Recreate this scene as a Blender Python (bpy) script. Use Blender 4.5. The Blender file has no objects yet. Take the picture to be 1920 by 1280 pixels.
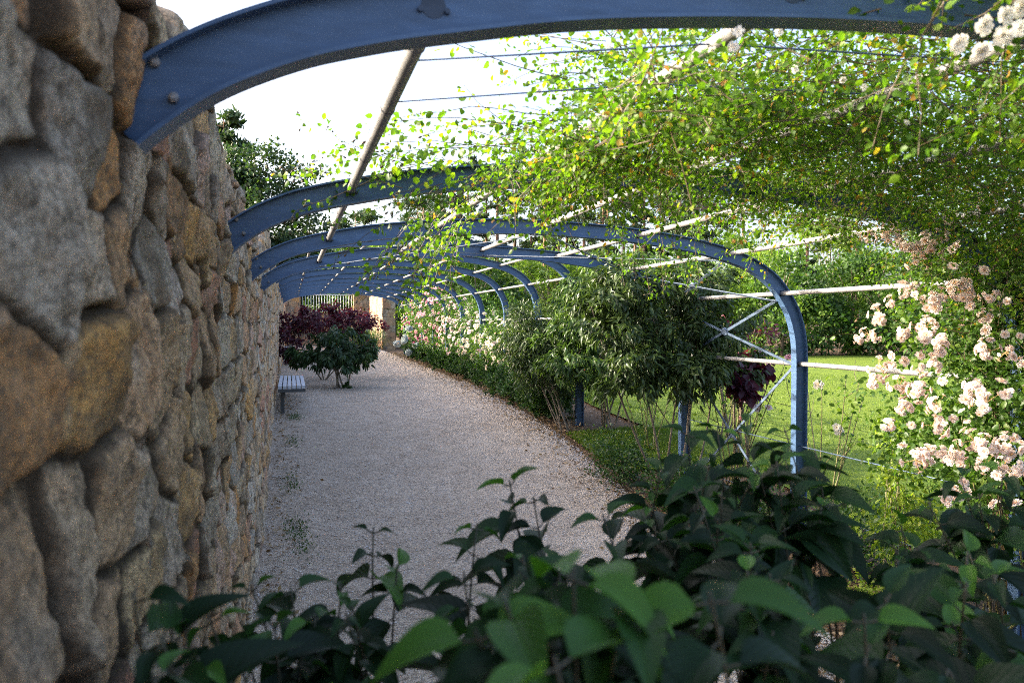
import bpy, math, numpy as np
from mathutils import Matrix, Vector
C = bpy.context.scene.collection
RNG = np.random.default_rng(7)
R_ = math.radians

# ------------------------------------------------------------------ camera frame (metres, eye at the origin)
F = 1493.0
TH = math.atan(415 / F); PH = math.atan(34 / math.hypot(F, 415))
FW = np.array([math.sin(TH) * math.cos(PH), math.cos(TH) * math.cos(PH), -math.sin(PH)])
RT = np.array([math.cos(TH), -math.sin(TH), 0.0]); UP = np.cross(RT, FW)
def at(x, y, d):                       # point d metres out, for an image position of the survey
    return (FW * F + RT * (x - 960) - UP * (y - 640)) * (d / F)
def proj(p):
    p = np.asarray(p, float); z = p @ FW
    return 960 + F * (p @ RT) / z, 640 - F * (p @ UP) / z, z

# ------------------------------------------------------------------ small numeric helpers
def sstep(a, b, x):
    t = np.clip((np.asarray(x, float) - a) / (b - a), 0, 1); return t * t * (3 - 2 * t)
def unit(v):
    v = np.asarray(v, float); return v / np.maximum(np.linalg.norm(v, axis=-1, keepdims=True), 1e-9)
def hash2(i, j, s=0):
    n = (i.astype(np.int64) * 374761393 + j.astype(np.int64) * 668265263 + s * 974634777) & 0xffffffff
    n = ((n ^ (n >> 13)) * 1274126177) & 0xffffffff
    return ((n ^ (n >> 16)) & 0xffffff) / float(0xffffff)
def vnoise(x, y, s=0):
    xi = np.floor(x); yi = np.floor(y); fx = x - xi; fy = y - yi
    fx = fx * fx * (3 - 2 * fx); fy = fy * fy * (3 - 2 * fy)
    a = hash2(xi, yi, s); b = hash2(xi + 1, yi, s); c = hash2(xi, yi + 1, s); d = hash2(xi + 1, yi + 1, s)
    return (a * (1 - fx) + b * fx) * (1 - fy) + (c * (1 - fx) + d * fx) * fy - .5
def fbm(x, y, s=0, o=4):
    r = 0; a = 1.0
    for k in range(o):
        r = r + a * vnoise(x * 2 ** k, y * 2 ** k, s + k * 17); a *= .5
    return r
def ground_z(x, y):
    p = np.interp(y, [-60, 5.2, 6.2, 8.6, 9.8, 13, 16, 24, 34], [-1.62, -1.6, -1.56, -1.33, -1.25, -1.13, -1.07, -.99, -.95])
    l = np.interp(y, [-60, 5, 12, 40], [-1.62, -1.6, -1.54, -1.5])
    w = sstep(3.9, 6.5, x)
    return p * (1 - w) + l * w
def path_right(y):
    return np.interp(y, [-4, 3, 5, 6.6, 8, 9.4, 14, 20, 26, 30, 36], [2.5, 2.6, 2.75, 2.9, 3.0, 3.05, 3.13, 3.2, 3.24, 3.3, 3.3])
def lawn_left(y):
    a = 4.35 + .12 * np.sin(np.asarray(y) * 1.1)
    k = sstep(7.0, 7.3, y) * (1 - sstep(8.8, 9.1, y))
    return a * (1 - k) + (path_right(y) + .1) * k

# ------------------------------------------------------------------ mesh builder
class MB:
    def __init__(s):
        s.v = []; s.f = {}; s.n = 0; s.a = {}
    def add(s, v, faces, **attrs):
        v = np.asarray(v, np.float32).reshape(-1, 3)
        for f in faces:
            f = np.asarray(f, np.int64)
            if f.size: s.f.setdefault(f.shape[1], []).append(f + s.n)
        for k in set(s.a) | set(attrs):
            lst = s.a.setdefault(k, [np.zeros(s.n, np.float32)] if s.n else [])
            x = attrs.get(k, 0.0)
            lst.append(np.broadcast_to(np.asarray(x, np.float32), (len(v),)).copy())
        s.v.append(v); s.n += len(v)
        return s
    def mesh(s, name, smooth=True, sharp=None):
        me = bpy.data.meshes.new(name)
        V = np.concatenate(s.v); me.vertices.add(len(V)); me.vertices.foreach_set('co', V.ravel())
        idx = []; tot = []
        for k, L in s.f.items():
            f = np.concatenate(L); idx.append(f.ravel()); tot.append(np.full(len(f), k, np.int32))
        idx = np.concatenate(idx); tot = np.concatenate(tot)
        me.loops.add(len(idx)); me.loops.foreach_set('vertex_index', idx.astype(np.int32))
        me.polygons.add(len(tot)); st = np.zeros(len(tot), np.int32); st[1:] = np.cumsum(tot)[:-1]
        me.polygons.foreach_set('loop_start', st); me.polygons.foreach_set('loop_total', tot)
        me.polygons.foreach_set('use_smooth', np.full(len(tot), bool(smooth)))
        for k, L in s.a.items():
            at_ = me.attributes.new(k, 'FLOAT', 'POINT'); at_.data.foreach_set('value', np.concatenate(L).astype(np.float32))
        me.update(calc_edges=True)
        if sharp is not None: me.set_sharp_from_angle(angle=R_(sharp))
        return me
    def obj(s, name, mat, parent=None, smooth=True, sharp=None):
        return link(name, s.mesh(name, smooth, sharp), mat, parent)
def link(name, me, mat=None, parent=None):
    if mat is not None and not me.materials: me.materials.append(mat)
    o = bpy.data.objects.new(name, me); C.objects.link(o)
    if parent is not None: o.parent = parent
    return o
def tag(o, label=None, cat=None, group=None, kind=None):
    for k, v in (('label', label), ('category', cat), ('group', group), ('kind', kind)):
        if v: o[k] = v
    return o
def thing(name, label, cat, loc=(0, 0, 0), group=None):
    o = bpy.data.objects.new(name, None); C.objects.link(o); o.empty_display_size = .1
    o.location = [float(q) for q in loc]
    return tag(o, label, cat, group)
BOXF = np.array([[0, 3, 2, 1], [4, 5, 6, 7], [0, 1, 5, 4], [1, 2, 6, 5], [2, 3, 7, 6], [3, 0, 4, 7]])
def box(mb, c, s, axes=None, **a):
    x, y, z = np.asarray(s) / 2.
    v = np.array([[-x, -y, -z], [x, -y, -z], [x, y, -z], [-x, y, -z], [-x, -y, z], [x, -y, z], [x, y, z], [-x, y, z]])
    if axes is not None: v = v @ np.asarray(axes)
    return mb.add(v + np.asarray(c), [BOXF], **a)
def tube(mb, pts, rad, sides=5, cap=True, **a):
    p = np.asarray(pts, float); n = len(p); r = np.broadcast_to(np.asarray(rad, float), (n,))
    t = unit(np.gradient(p, axis=0)); ref = np.where(np.abs(t[:, 2:3]) > .9, [[1., 0, 0]], [[0, 0, 1.]])
    s = unit(np.cross(t, ref)); u = np.cross(t, s); an = np.arange(sides) * 2 * math.pi / sides
    v = p[:, None] + r[:, None, None] * (np.cos(an)[None, :, None] * s[:, None] + np.sin(an)[None, :, None] * u[:, None])
    i = np.arange(n - 1)[:, None] * sides; j = np.arange(sides)[None]; k = (j + 1) % sides
    f = np.stack([i + j, i + k, i + sides + k, i + sides + j], -1).reshape(-1, 4)
    fs = [f]
    if cap: fs.append(np.array([np.arange(sides)[::-1], (n - 1) * sides + np.arange(sides)]))
    return mb.add(v.reshape(-1, 3), fs, **a)
def bez(a, b, c, n=8):
    t = np.linspace(0, 1, n)[:, None]; a, b, c = map(np.asarray, (a, b, c))
    return (1 - t) ** 2 * a + 2 * t * (1 - t) * b + t * t * c
def grid_faces(nr, nc):
    i = np.arange(nr - 1)[:, None] * nc; j = np.arange(nc - 1)[None]
    return np.stack([i + j, i + j + 1, i + nc + j + 1, i + nc + j], -1).reshape(-1, 4)

# leaf templates: (along, across, lift) plus faces
def tmpl_grid(nu, prof, fold=.18, droop=.2, nv=2):
    us = np.linspace(0, 1, nu); V = []; 
    for u in us:
        for v in np.linspace(-1, 1, 2 * nv + 1):
            w = prof(u) * v
            V.append((u * (1 - .10 * droop * u), w, fold * abs(w) - droop * u * u))
    return np.array(V), [grid_faces(nu, 2 * nv + 1)]
T_DIAMOND = (np.array([[0, 0, 0], [.5, -.5, .06], [1, 0, -.04], [.5, .5, .06]]), [np.array([[0, 1, 2], [0, 2, 3]])])
T_ROSE = (np.array([[0, 0, 0], [.3, -.42, .08], [.3, 0, 0], [.3, .42, .08], [.7, -.38, .05], [.7, 0, -.04], [.7, .38, .05], [1, 0, -.12]]),
          [np.array([[0, 1, 2], [0, 2, 3], [4, 7, 5], [5, 7, 6]]), np.array([[1, 4, 5, 2], [2, 5, 6, 3]])])
T_LANCE = (np.array([[0, 0, 0], [.28, -.5, .07], [.28, 0, 0], [.28, .5, .07], [.65, -.36, -.04], [.65, 0, -.1], [.65, .36, -.04], [1, 0, -.3]]),
           [np.array([[0, 1, 2], [0, 2, 3], [4, 7, 5], [5, 7, 6]]), np.array([[1, 4, 5, 2], [2, 5, 6, 3]])])
T_BLADE = (np.array([[0, -.5, 0], [0, .5, 0], [1, 0, 0]]), [np.array([[0, 1, 2]])])
T_NEEDLE = (np.array([[0, -.5, 0], [0, .5, 0], [1, .25, 0.05], [1, -.25, 0.05]]), [np.array([[0, 1, 2, 3]])])
def ovate(u): return .5 * (math.sin(math.pi * min(1, u ** .72)) ** .8) * (1 - .25 * u) if 0 < u < 1 else 0.0
T_BIG = tmpl_grid(9, ovate, fold=.42, droop=.42, nv=2)
def leaves(mb, P, D, N, L, W, tm, rnd=None, big=False):
    P = np.asarray(P, float); n = len(P)
    if n == 0: return
    D = unit(D); S = unit(np.cross(D, N)); Nn = np.cross(S, D)
    T, fs = tm; k = len(T)
    L = np.broadcast_to(np.asarray(L, float), (n,))[:, None, None]; W = np.broadcast_to(np.asarray(W, float), (n,))[:, None, None]
    v = P[:, None] + L * T[None, :, 0:1] * D[:, None] + W * T[None, :, 1:2] * S[:, None] + L * T[None, :, 2:3] * Nn[:, None]
    off = (np.arange(n) * k)[:, None, None]
    ff = [(f[None] + off).reshape(-1, f.shape[1]) for f in fs]
    if rnd is None: rnd = RNG.random(n)
    at_ = dict(rnd=np.repeat(rnd, k))
    if big:
        at_['lu'] = np.tile(T[:, 0], n); at_['lv'] = np.tile(T[:, 1], n)
    mb.add(v.reshape(-1, 3), ff, **at_)
def rdir(n, up=0.0):
    v = RNG.normal(size=(n, 3)); v[:, 2] += up; return unit(v)

# ------------------------------------------------------------------ materials
def new_mat(name):
    m = bpy.data.materials.new(name); m.use_nodes = True; nt = m.node_tree
    for n in list(nt.nodes): nt.nodes.remove(n)
    out = nt.nodes.new('ShaderNodeOutputMaterial')
    return m, nt, out
def nd(nt, t, **kw):
    n = nt.nodes.new(t)
    for k, v in kw.items():
        if k in n.inputs: n.inputs[k].default_value = v
        else: setattr(n, k, v)
    return n
def ramp(nt, src, stops, interp='LINEAR'):
    r = nt.nodes.new('ShaderNodeValToRGB'); r.color_ramp.interpolation = interp
    el = r.color_ramp.elements
    while len(el) < len(stops): el.new(.5)
    for e, (p, c) in zip(el, stops): e.position = p; e.color = (*c, 1) if len(c) == 3 else c
    if src is not None: nt.links.new(src, r.inputs[0])
    return r
def mixc(nt, fac, a, b, mode='MIX'):
    m = nt.nodes.new('ShaderNodeMix'); m.data_type = 'RGBA'; m.blend_type = mode
    for s, v in ((0, fac), (6, a), (7, b)):
        if hasattr(v, 'is_output'): nt.links.new(v, m.inputs[s])
        elif s == 0: m.inputs[0].default_value = v
        else: m.inputs[s].default_value = (*v, 1)
    return m.outputs[2]
def noise(nt, vec, scale, detail=4, rough=.6, dist=0):
    n = nd(nt, 'ShaderNodeTexNoise'); n.inputs['Scale'].default_value = scale; n.inputs['Detail'].default_value = detail
    n.inputs['Roughness'].default_value = rough; n.inputs['Distortion'].default_value = dist
    if vec is not None: nt.links.new(vec, n.inputs['Vector'])
    return n.outputs[0]
def coords(nt): return nt.nodes.new('ShaderNodeTexCoord').outputs['Object']
def leaf_mat(name, stops, trans=.42, tcol=(1.25, 1.35, .55), rough=.45, spec=.35, veins=False):
    m, nt, out = new_mat(name)
    a = nd(nt, 'ShaderNodeAttribute', attribute_name='rnd')
    r = ramp(nt, a.outputs['Fac'], stops)
    col = r.outputs[0]
    p = nd(nt, 'ShaderNodeBsdfPrincipled'); p.inputs['Roughness'].default_value = rough; p.inputs['Specular IOR Level'].default_value = spec
    if veins:
        lu = nd(nt, 'ShaderNodeAttribute', attribute_name='lu'); lv = nd(nt, 'ShaderNodeAttribute', attribute_name='lv')
        ab = nd(nt, 'ShaderNodeMath', operation='ABSOLUTE'); nt.links.new(lv.outputs['Fac'], ab.inputs[0])
        m1 = nd(nt, 'ShaderNodeMath', operation='MULTIPLY_ADD'); nt.links.new(ab.outputs[0], m1.inputs[0]); m1.inputs[1].default_value = -1.3
        nt.links.new(lu.outputs['Fac'], m1.inputs[2])
        m2 = nd(nt, 'ShaderNodeMath', operation='MULTIPLY'); nt.links.new(m1.outputs[0], m2.inputs[0]); m2.inputs[1].default_value = 44.
        sn = nd(nt, 'ShaderNodeMath', operation='SINE'); nt.links.new(m2.outputs[0], sn.inputs[0])
        pw = ramp(nt, sn.outputs[0], [(.86, (0, 0, 0)), (1, (1, 1, 1))])
        mr = ramp(nt, ab.outputs[0], [(.0, (1, 1, 1)), (.035, (0, 0, 0))])
        vv = mixc(nt, 1.0, pw.outputs[0], mr.outputs[0], 'LIGHTEN')
        mu = nd(nt, 'ShaderNodeMath', operation='MULTIPLY'); nt.links.new(vv, mu.inputs[0]); mu.inputs[1].default_value = .6
        lighter = mixc(nt, 1.0, col, (2.0, 1.9, 1.6), 'MULTIPLY')
        col = mixc(nt, mu.outputs[0], col, lighter)
        b = nd(nt, 'ShaderNodeBump'); b.inputs['Strength'].default_value = .5; b.inputs['Distance'].default_value = .002; b.invert = True
        nt.links.new(vv, b.inputs['Height']); nt.links.new(b.outputs[0], p.inputs['Normal'])
    nt.links.new(col, p.inputs['Base Color'])
    tr = nd(nt, 'ShaderNodeBsdfTranslucent')
    nt.links.new(mixc(nt, 1.0, col, tcol, 'MULTIPLY'), tr.inputs[0])
    mx = nd(nt, 'ShaderNodeMixShader'); mx.inputs[0].default_value = trans
    nt.links.new(p.outputs[0], mx.inputs[1]); nt.links.new(tr.outputs[0], mx.inputs[2]); nt.links.new(mx.outputs[0], out.inputs[0])
    return m
def plain(name, col, rough=.5, metal=0, var=.25, scale=20, bump=.0, spec=.5, dist=.002):
    m, nt, out = new_mat(name); v = coords(nt)
    n = noise(nt, v, scale, 5)
    c = ramp(nt, n, [(.3, tuple(q * (1 - var) for q in col)), (.7, tuple(min(1, q * (1 + var)) for q in col))])
    p = nd(nt, 'ShaderNodeBsdfPrincipled'); p.inputs['Roughness'].default_value = rough; p.inputs['Metallic'].default_value = metal
    p.inputs['Specular IOR Level'].default_value = spec
    nt.links.new(c.outputs[0], p.inputs['Base Color'])
    if bump:
        b = nd(nt, 'ShaderNodeBump'); b.inputs['Strength'].default_value = bump; b.inputs['Distance'].default_value = dist
        nt.links.new(n, b.inputs['Height']); nt.links.new(b.outputs[0], p.inputs['Normal'])
    nt.links.new(p.outputs[0], out.inputs[0])
    return m
def steel_mat(name, col, streak=.35):
    m, nt, out = new_mat(name); v = coords(nt)
    mp = nd(nt, 'ShaderNodeMapping'); mp.inputs['Scale'].default_value = (3, 3, 14); nt.links.new(v, mp.inputs[0])
    n1 = noise(nt, mp.outputs[0], 3, 5); n2 = noise(nt, v, 60, 4, .7)
    c = ramp(nt, n1, [(.3, tuple(q * .74 for q in col)), (.72, tuple(q * 1.25 for q in col))]).outputs[0]
    d = ramp(nt, n2, [(.62, (0, 0, 0)), (.8, (streak,) * 3)]).outputs[0]
    c = mixc(nt, d, c, (.22, .22, .22))
    p = nd(nt, 'ShaderNodeBsdfPrincipled'); nt.links.new(c, p.inputs['Base Color'])
    p.inputs['Roughness'].default_value = .42; p.inputs['Specular IOR Level'].default_value = .4
    b = nd(nt, 'ShaderNodeBump'); b.inputs['Strength'].default_value = .12; b.inputs['Distance'].default_value = .001
    nt.links.new(n2, b.inputs['Height']); nt.links.new(b.outputs[0], p.inputs['Normal'])
    nt.links.new(p.outputs[0], out.inputs[0])
    return m
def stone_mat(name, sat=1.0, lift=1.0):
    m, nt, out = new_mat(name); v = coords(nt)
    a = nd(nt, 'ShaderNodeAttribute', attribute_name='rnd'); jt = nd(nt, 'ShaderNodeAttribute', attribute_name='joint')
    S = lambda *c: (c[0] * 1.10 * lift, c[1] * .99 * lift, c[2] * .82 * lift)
    base = ramp(nt, a.outputs['Fac'], [(0, S(.36, .35, .36)), (.12, S(.55, .49, .42)), (.24, S(.55, .29, .11)), (.34, S(.58, .56, .55)), (.46, S(.60, .37, .15)),
                                       (.56, S(.40, .37, .36)), (.66, S(.60, .42, .28)), (.76, S(.50, .27, .21)), (.84, S(.56, .40, .36)), (.92, S(.54, .53, .54)), (1, S(.62, .46, .28))]).outputs[0]
    n1 = noise(nt, v, 9, 6, .65); n2 = noise(nt, v, 26, 8, .82); n3 = noise(nt, v, 120, 5, .75); n4 = noise(nt, v, 4.5, 4, .6, .6)
    c = mixc(nt, ramp(nt, n1, [(.52, (0, 0, 0)), (.68, (.6,) * 3)]).outputs[0], base, S(.38, .20, .08))      # ochre staining
    c = mixc(nt, ramp(nt, n4, [(.55, (0, 0, 0)), (.70, (.6,) * 3)]).outputs[0], c, S(.50, .49, .47))            # pale lichen
    c = mixc(nt, ramp(nt, n2, [(.36, (.92,) * 3), (.50, (0, 0, 0))]).outputs[0], c, S(.070, .060, .050))          # dark mineral patches
    n5 = noise(nt, v, 3.2, 5, .65, .4)
    c = mixc(nt, ramp(nt, n5, [(.36, (.7,) * 3), (.50, (0, 0, 0))]).outputs[0], c, S(.12, .095, .072))            # weathered brown-black film
    c = mixc(nt, ramp(nt, n2, [(.57, (0, 0, 0)), (.70, (.55,) * 3)]).outputs[0], c, S(.62, .58, .54))
    c = mixc(nt, ramp(nt, n3, [(.40, (.8,) * 3), (.53, (0, 0, 0))]).outputs[0], c, S(.11, .10, .09))            # grain
    c = mixc(nt, ramp(nt, jt.outputs['Fac'], [(.0, (.0,) * 3), (.25, (.0,) * 3), (.8, (.95,) * 3)]).outputs[0], c, S(.055, .045, .035))  # earth in the joints
    p = nd(nt, 'ShaderNodeBsdfPrincipled'); nt.links.new(c, p.inputs['Base Color']); p.inputs['Roughness'].default_value = .85
    p.inputs['Specular IOR Level'].default_value = .2
    h = nd(nt, 'ShaderNodeMath', operation='MULTIPLY_ADD'); nt.links.new(n2, h.inputs[0]); h.inputs[1].default_value = 1.6; nt.links.new(n3, h.inputs[2])
    b = nd(nt, 'ShaderNodeBump'); b.inputs['Strength'].default_value = .9; b.inputs['Distance'].default_value = .012
    nt.links.new(h.outputs[0], b.inputs['Height']); nt.links.new(b.outputs[0], p.inputs['Normal'])
    nt.links.new(p.outputs[0], out.inputs[0])
    return m
def ground_mat(name, cols, scales, vor=None, bump=.6, dist=.01):
    m, nt, out = new_mat(name); v = coords(nt)
    n1 = noise(nt, v, scales[0], 4); n2 = noise(nt, v, scales[1], 5, .7)
    c = ramp(nt, n1, [(.35, cols[0]), (.65, cols[1])]).outputs[0]
    c = mixc(nt, ramp(nt, n2, [(.4, (0, 0, 0)), (.68, (1, 1, 1))]).outputs[0], c, cols[2])
    hgt = n2
    if vor:
        vo = nd(nt, 'ShaderNodeTexVoronoi'); vo.inputs['Scale'].default_value = vor; nt.links.new(v, vo.inputs['Vector'])
        sp = nd(nt, 'ShaderNodeSeparateColor'); nt.links.new(vo.outputs['Color'], sp.inputs[0])
        g = ramp(nt, sp.outputs[0], [(0, (.45, .44, .44)), (.45, (1, 1, 1)), (1, (1.4, 1.36, 1.33))]).outputs[0]
        c = mixc(nt, 1.0, c, g, 'MULTIPLY'); hgt = vo.outputs['Distance']
    p = nd(nt, 'ShaderNodeBsdfPrincipled'); nt.links.new(c, p.inputs['Base Color']); p.inputs['Roughness'].default_value = .9
    p.inputs['Specular IOR Level'].default_value = .15
    b = nd(nt, 'ShaderNodeBump'); b.inputs['Strength'].default_value = bump; b.inputs['Distance'].default_value = dist; b.invert = bool(vor)
    nt.links.new(hgt, b.inputs['Height']); nt.links.new(b.outputs[0], p.inputs['Normal'])
    nt.links.new(p.outputs[0], out.inputs[0])
    return m

M = dict(
    steel=steel_mat('blue_steel', (.052, .100, .188)), dark_steel=steel_mat('dark_bracket_steel', (.025, .04, .07)),
    tube=steel_mat('galvanised_tube', (.215, .212, .21), .5), bar=steel_mat('grey_brace_steel', (.085, .12, .18), .3),
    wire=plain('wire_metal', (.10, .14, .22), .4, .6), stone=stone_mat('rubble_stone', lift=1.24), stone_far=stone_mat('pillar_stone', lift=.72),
    gravel=ground_mat('path_gravel', [(.49, .41, .335), (.57, .48, .395), (.42, .335, .26)], (.6, 5), vor=105, bump=1.0, dist=.014),
    soil=ground_mat('mulch_soil', [(.05, .034, .022), (.10, .066, .042), (.16, .10, .06)], (2, 30), bump=1, dist=.03),
    lawn=ground_mat('lawn_turf', [(.055, .100, .010), (.095, .145, .014), (.14, .185, .022)], (.35, 9), bump=1.0, dist=.04),
    pebble=plain('pebble_stone', (.50, .46, .44), .85, var=.35, scale=25), bark=plain('grey_bark', (.16, .125, .09), .9, var=.4, scale=30, bump=.8, dist=.006),
    pine_bark=plain('pine_bark', (.26, .15, .09), .9, var=.4, scale=5, bump=.8, dist=.02),
    cane=plain('green_cane', (.15, .14, .05), .6, var=.35, scale=30), red_cane=plain('reddish_cane', (.085, .06, .028), .6, var=.3, scale=30),
    slat=plain('bench_slat_grey', (.40, .43, .49), .55, var=.12, scale=18, bump=.2), bench_leg=plain('bench_leg_steel', (.05, .055, .06), .5),
    shoot=plain('dark_shoot', (.045, .040, .020), .6, var=.3, scale=40),
    rail=plain('railing_steel', (.48, .50, .50), .5, var=.1), litter=leaf_mat('dead_leaves', [(0, (.10, .055, .025)), (.5, (.22, .13, .06)), (1, (.36, .26, .14))], trans=.1),
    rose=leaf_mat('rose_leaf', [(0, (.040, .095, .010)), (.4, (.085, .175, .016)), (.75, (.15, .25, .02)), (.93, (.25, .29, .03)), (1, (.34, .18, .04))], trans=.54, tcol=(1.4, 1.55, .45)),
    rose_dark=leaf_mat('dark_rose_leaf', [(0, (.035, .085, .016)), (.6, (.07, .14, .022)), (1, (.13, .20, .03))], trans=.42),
    box=leaf_mat('box_leaf', [(0, (.020, .055, .012)), (.6, (.042, .095, .018)), (1, (.085, .155, .028))], trans=.3),
    lance=leaf_mat('lance_leaf', [(0, (.045, .085, .025)), (.5, (.07, .125, .03)), (.85, (.11, .18, .04)), (1, (.17, .25, .06))], trans=.36, rough=.38),
    dark=leaf_mat('dark_leaf', [(0, (.034, .058, .022)), (.6, (.062, .10, .03)), (1, (.12, .175, .05))], trans=.3, rough=.38),
    purple=leaf_mat('purple_leaf', [(0, (.045, .014, .026)), (.6, (.085, .022, .042)), (1, (.17, .04, .055))], trans=.35, tcol=(1.6, .6, .6)),
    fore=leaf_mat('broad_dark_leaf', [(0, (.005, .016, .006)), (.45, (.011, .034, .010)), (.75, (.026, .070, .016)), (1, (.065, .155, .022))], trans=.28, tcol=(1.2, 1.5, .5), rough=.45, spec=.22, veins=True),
    lime=leaf_mat('lime_leaf', [(0, (.13, .22, .02)), (.6, (.22, .30, .03)), (1, (.34, .38, .05))], trans=.5),
    grass=leaf_mat('grass_blade', [(0, (.055, .105, .010)), (.6, (.10, .155, .014)), (1, (.17, .22, .028))], trans=.4),
    wood=leaf_mat('broadleaf_crown', [(0, (.045, .105, .016)), (.5, (.075, .15, .02)), (1, (.14, .22, .035))], trans=.42),
    wood_light=leaf_mat('light_broadleaf_crown', [(0, (.08, .15, .022)), (.5, (.13, .21, .03)), (1, (.20, .28, .05))], trans=.5),
    wood_dark=leaf_mat('deep_broadleaf_crown', [(0, (.03, .07, .016)), (.6, (.05, .105, .02)), (1, (.08, .15, .03))], trans=.35),
    tree_dark=leaf_mat('blue_green_crown', [(0, (.018, .042, .020)), (.6, (.035, .072, .024)), (1, (.075, .13, .03))], trans=.25),
    needle=leaf_mat('pine_needle', [(0, (.025, .055, .024)), (.6, (.045, .085, .032)), (1, (.08, .12, .045))], trans=.2, rough=.5),
)
def petal_mat(name, stops):
    return leaf_mat(name, stops, trans=.35, tcol=(1.05, 1.0, .95), rough=.6, spec=.2)
M['peach'] = petal_mat('peach_petal', [(0, (.74, .52, .14)), (.2, (.87, .68, .48)), (.5, (.91, .77, .71)), (1, (.93, .85, .81))])
M['cream'] = petal_mat('cream_petal', [(0, (.60, .46, .18)), (.3, (.70, .63, .48)), (1, (.74, .68, .58))])
M['white'] = petal_mat('white_petal', [(0, (.80, .74, .50)), (.3, (.90, .88, .80)), (1, (.94, .93, .89))])
M['pink'] = petal_mat('pink_petal', [(0, (.60, .30, .24)), (.3, (.74, .34, .42)), (1, (.84, .54, .58))])
M['pale_pink'] = petal_mat('pale_pink_petal', [(0, (.72, .50, .30)), (.3, (.80, .58, .55)), (1, (.88, .74, .72))])
M['magenta'] = petal_mat('magenta_petal', [(0, (.40, .05, .16)), (.5, (.55, .07, .25)), (1, (.62, .13, .34))])
M['red'] = petal_mat('red_petal', [(0, (.28, .01, .01)), (1, (.55, .03, .03))])
M['blue_white'] = petal_mat('blue_white_petal', [(0, (.40, .47, .45)), (1, (.60, .65, .64))])
M['bud'] = plain('rose_bud_pink', (.42, .20, .10), .6, var=.3, scale=60)

ORD = ('first second third fourth fifth sixth seventh eighth ninth tenth eleventh twelfth thirteenth fourteenth fifteenth sixteenth seventeenth '
       'eighteenth nineteenth twentieth').split() + ['twenty-%s' % w for w in 'first second third fourth fifth sixth seventh eighth ninth'.split()] + ['thirtieth']

# ------------------------------------------------------------------ ground, path, lawn
def sheet(name, xs, ys, dz, mat, kind='structure', keep=None):
    X, Y = np.meshgrid(xs, ys); Z = ground_z(X, Y) + dz
    f = grid_faces(len(ys), len(xs))
    o = MB().add(np.stack([X, Y, Z], -1), [f]).obj(name, mat); o['kind'] = kind; return o
xs = np.unique(np.concatenate([np.linspace(-500, -10, 12), np.linspace(-10, 12, 90), np.linspace(12, 60, 40), np.linspace(60, 600, 14)]))
ys = np.unique(np.concatenate([np.linspace(-300, -6, 10), np.linspace(-6, 45, 206), np.linspace(45, 120, 30), np.linspace(120, 900, 14)]))
tag(sheet('ground', xs, ys, 0, M['soil']), 'brown mulch soil of the beds and the land beyond')
ys = np.linspace(-4, 36.6, 300); k = np.linspace(0, 1, 30)
pr = path_right(ys) + .05 * fbm(ys * 1.3, ys * 0, 3)
X = -.4 + (pr[:, None] + .4) * k[None]; Y = np.repeat(ys[:, None], 30, 1)
Z = ground_z(X, Y) + .022 + .012 * fbm(X * 1.2, Y * 1.2, 5); Z[:, -1] -= .03
tag(MB().add(np.stack([X, Y, Z], -1), [grid_faces(300, 30)]).obj('path', M['gravel']), 'pale gravel path under the pergola', kind='structure')
ys = np.linspace(2.0, 37, 240); k = np.linspace(0, 1, 60) ** 1.6
far = 34 + 0 * ys
lx = lawn_left(ys); X = lx[:, None] + (36 - lx[:, None]) * k[None]; Y = np.repeat(ys[:, None], 60, 1)
Y = np.minimum(Y, 35.5 - .14 * X + .5 * np.sin(X * .5))
Z = ground_z(X, Y) + .03 + .012 * fbm(X * .7, Y * .7, 8)
tag(MB().add(np.stack([X, Y, Z], -1), [grid_faces(240, 60)]).obj('lawn', M['lawn']), 'mown lawn beyond the pergola', kind='structure')
# grass blades on the nearer lawn
n = 110000
gy = 4.0 + 22 * RNG.random(n) ** 1.5; gx = lawn_left(gy) + .02 + (11 * RNG.random(n) ** 1.3)
m = int(n * .14); gy[:m] = RNG.uniform(7.1, 9.0, m); gx[:m] = lawn_left(gy[:m]) - .03 + RNG.random(m) * 1.3
P = np.stack([gx, gy, ground_z(gx, gy) + .025], -1)
mb = MB(); d = rdir(n); d[:, 2] = np.abs(d[:, 2]) + .9; L = RNG.uniform(.03, .065, n)
leaves(mb, P, d, rdir(n), L, np.interp(gy, [5, 25], [.006, .014]), T_BLADE)
tag(mb.obj('grass', M['grass'], smooth=False), 'short green blades over the lawn', kind='stuff')
# loose pebbles on the path
n = 26000
py = 2.6 + 12 * RNG.random(n) ** 1.7; px = -.25 + (path_right(py) + .22) * RNG.random(n)
e = int(n * .35); px[:e] = path_right(py[:e]) - np.abs(RNG.normal(0, .16, e))
oct_v = np.array([[1, 0, 0], [0, 1, 0], [-1, 0, 0], [0, -1, 0], [0, 0, .7], [0, 0, -.7]]); oct_f = np.array([[0, 1, 4], [1, 2, 4], [2, 3, 4], [3, 0, 4], [1, 0, 5], [2, 1, 5], [3, 2, 5], [0, 3, 5]])
r = RNG.uniform(.0025, .009, n); an = RNG.random(n) * 6.28
ca, sa = np.cos(an)[:, None], np.sin(an)[:, None]; st = RNG.uniform(.6, 1.4, (n, 3))
ov = oct_v[None] * (st * r[:, None])[:, None]
ov = np.stack([ov[..., 0] * ca - ov[..., 1] * sa, ov[..., 0] * sa + ov[..., 1] * ca, ov[..., 2]], -1) + np.stack([px, py, ground_z(px, py) + .026], -1)[:, None]
tag(MB().add(ov.reshape(-1, 3), [(oct_f[None] + (np.arange(n) * 6)[:, None, None]).reshape(-1, 3)]).obj('gravel', M['pebble'], smooth=False), 'loose pebbles on the path', kind='stuff')
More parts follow.
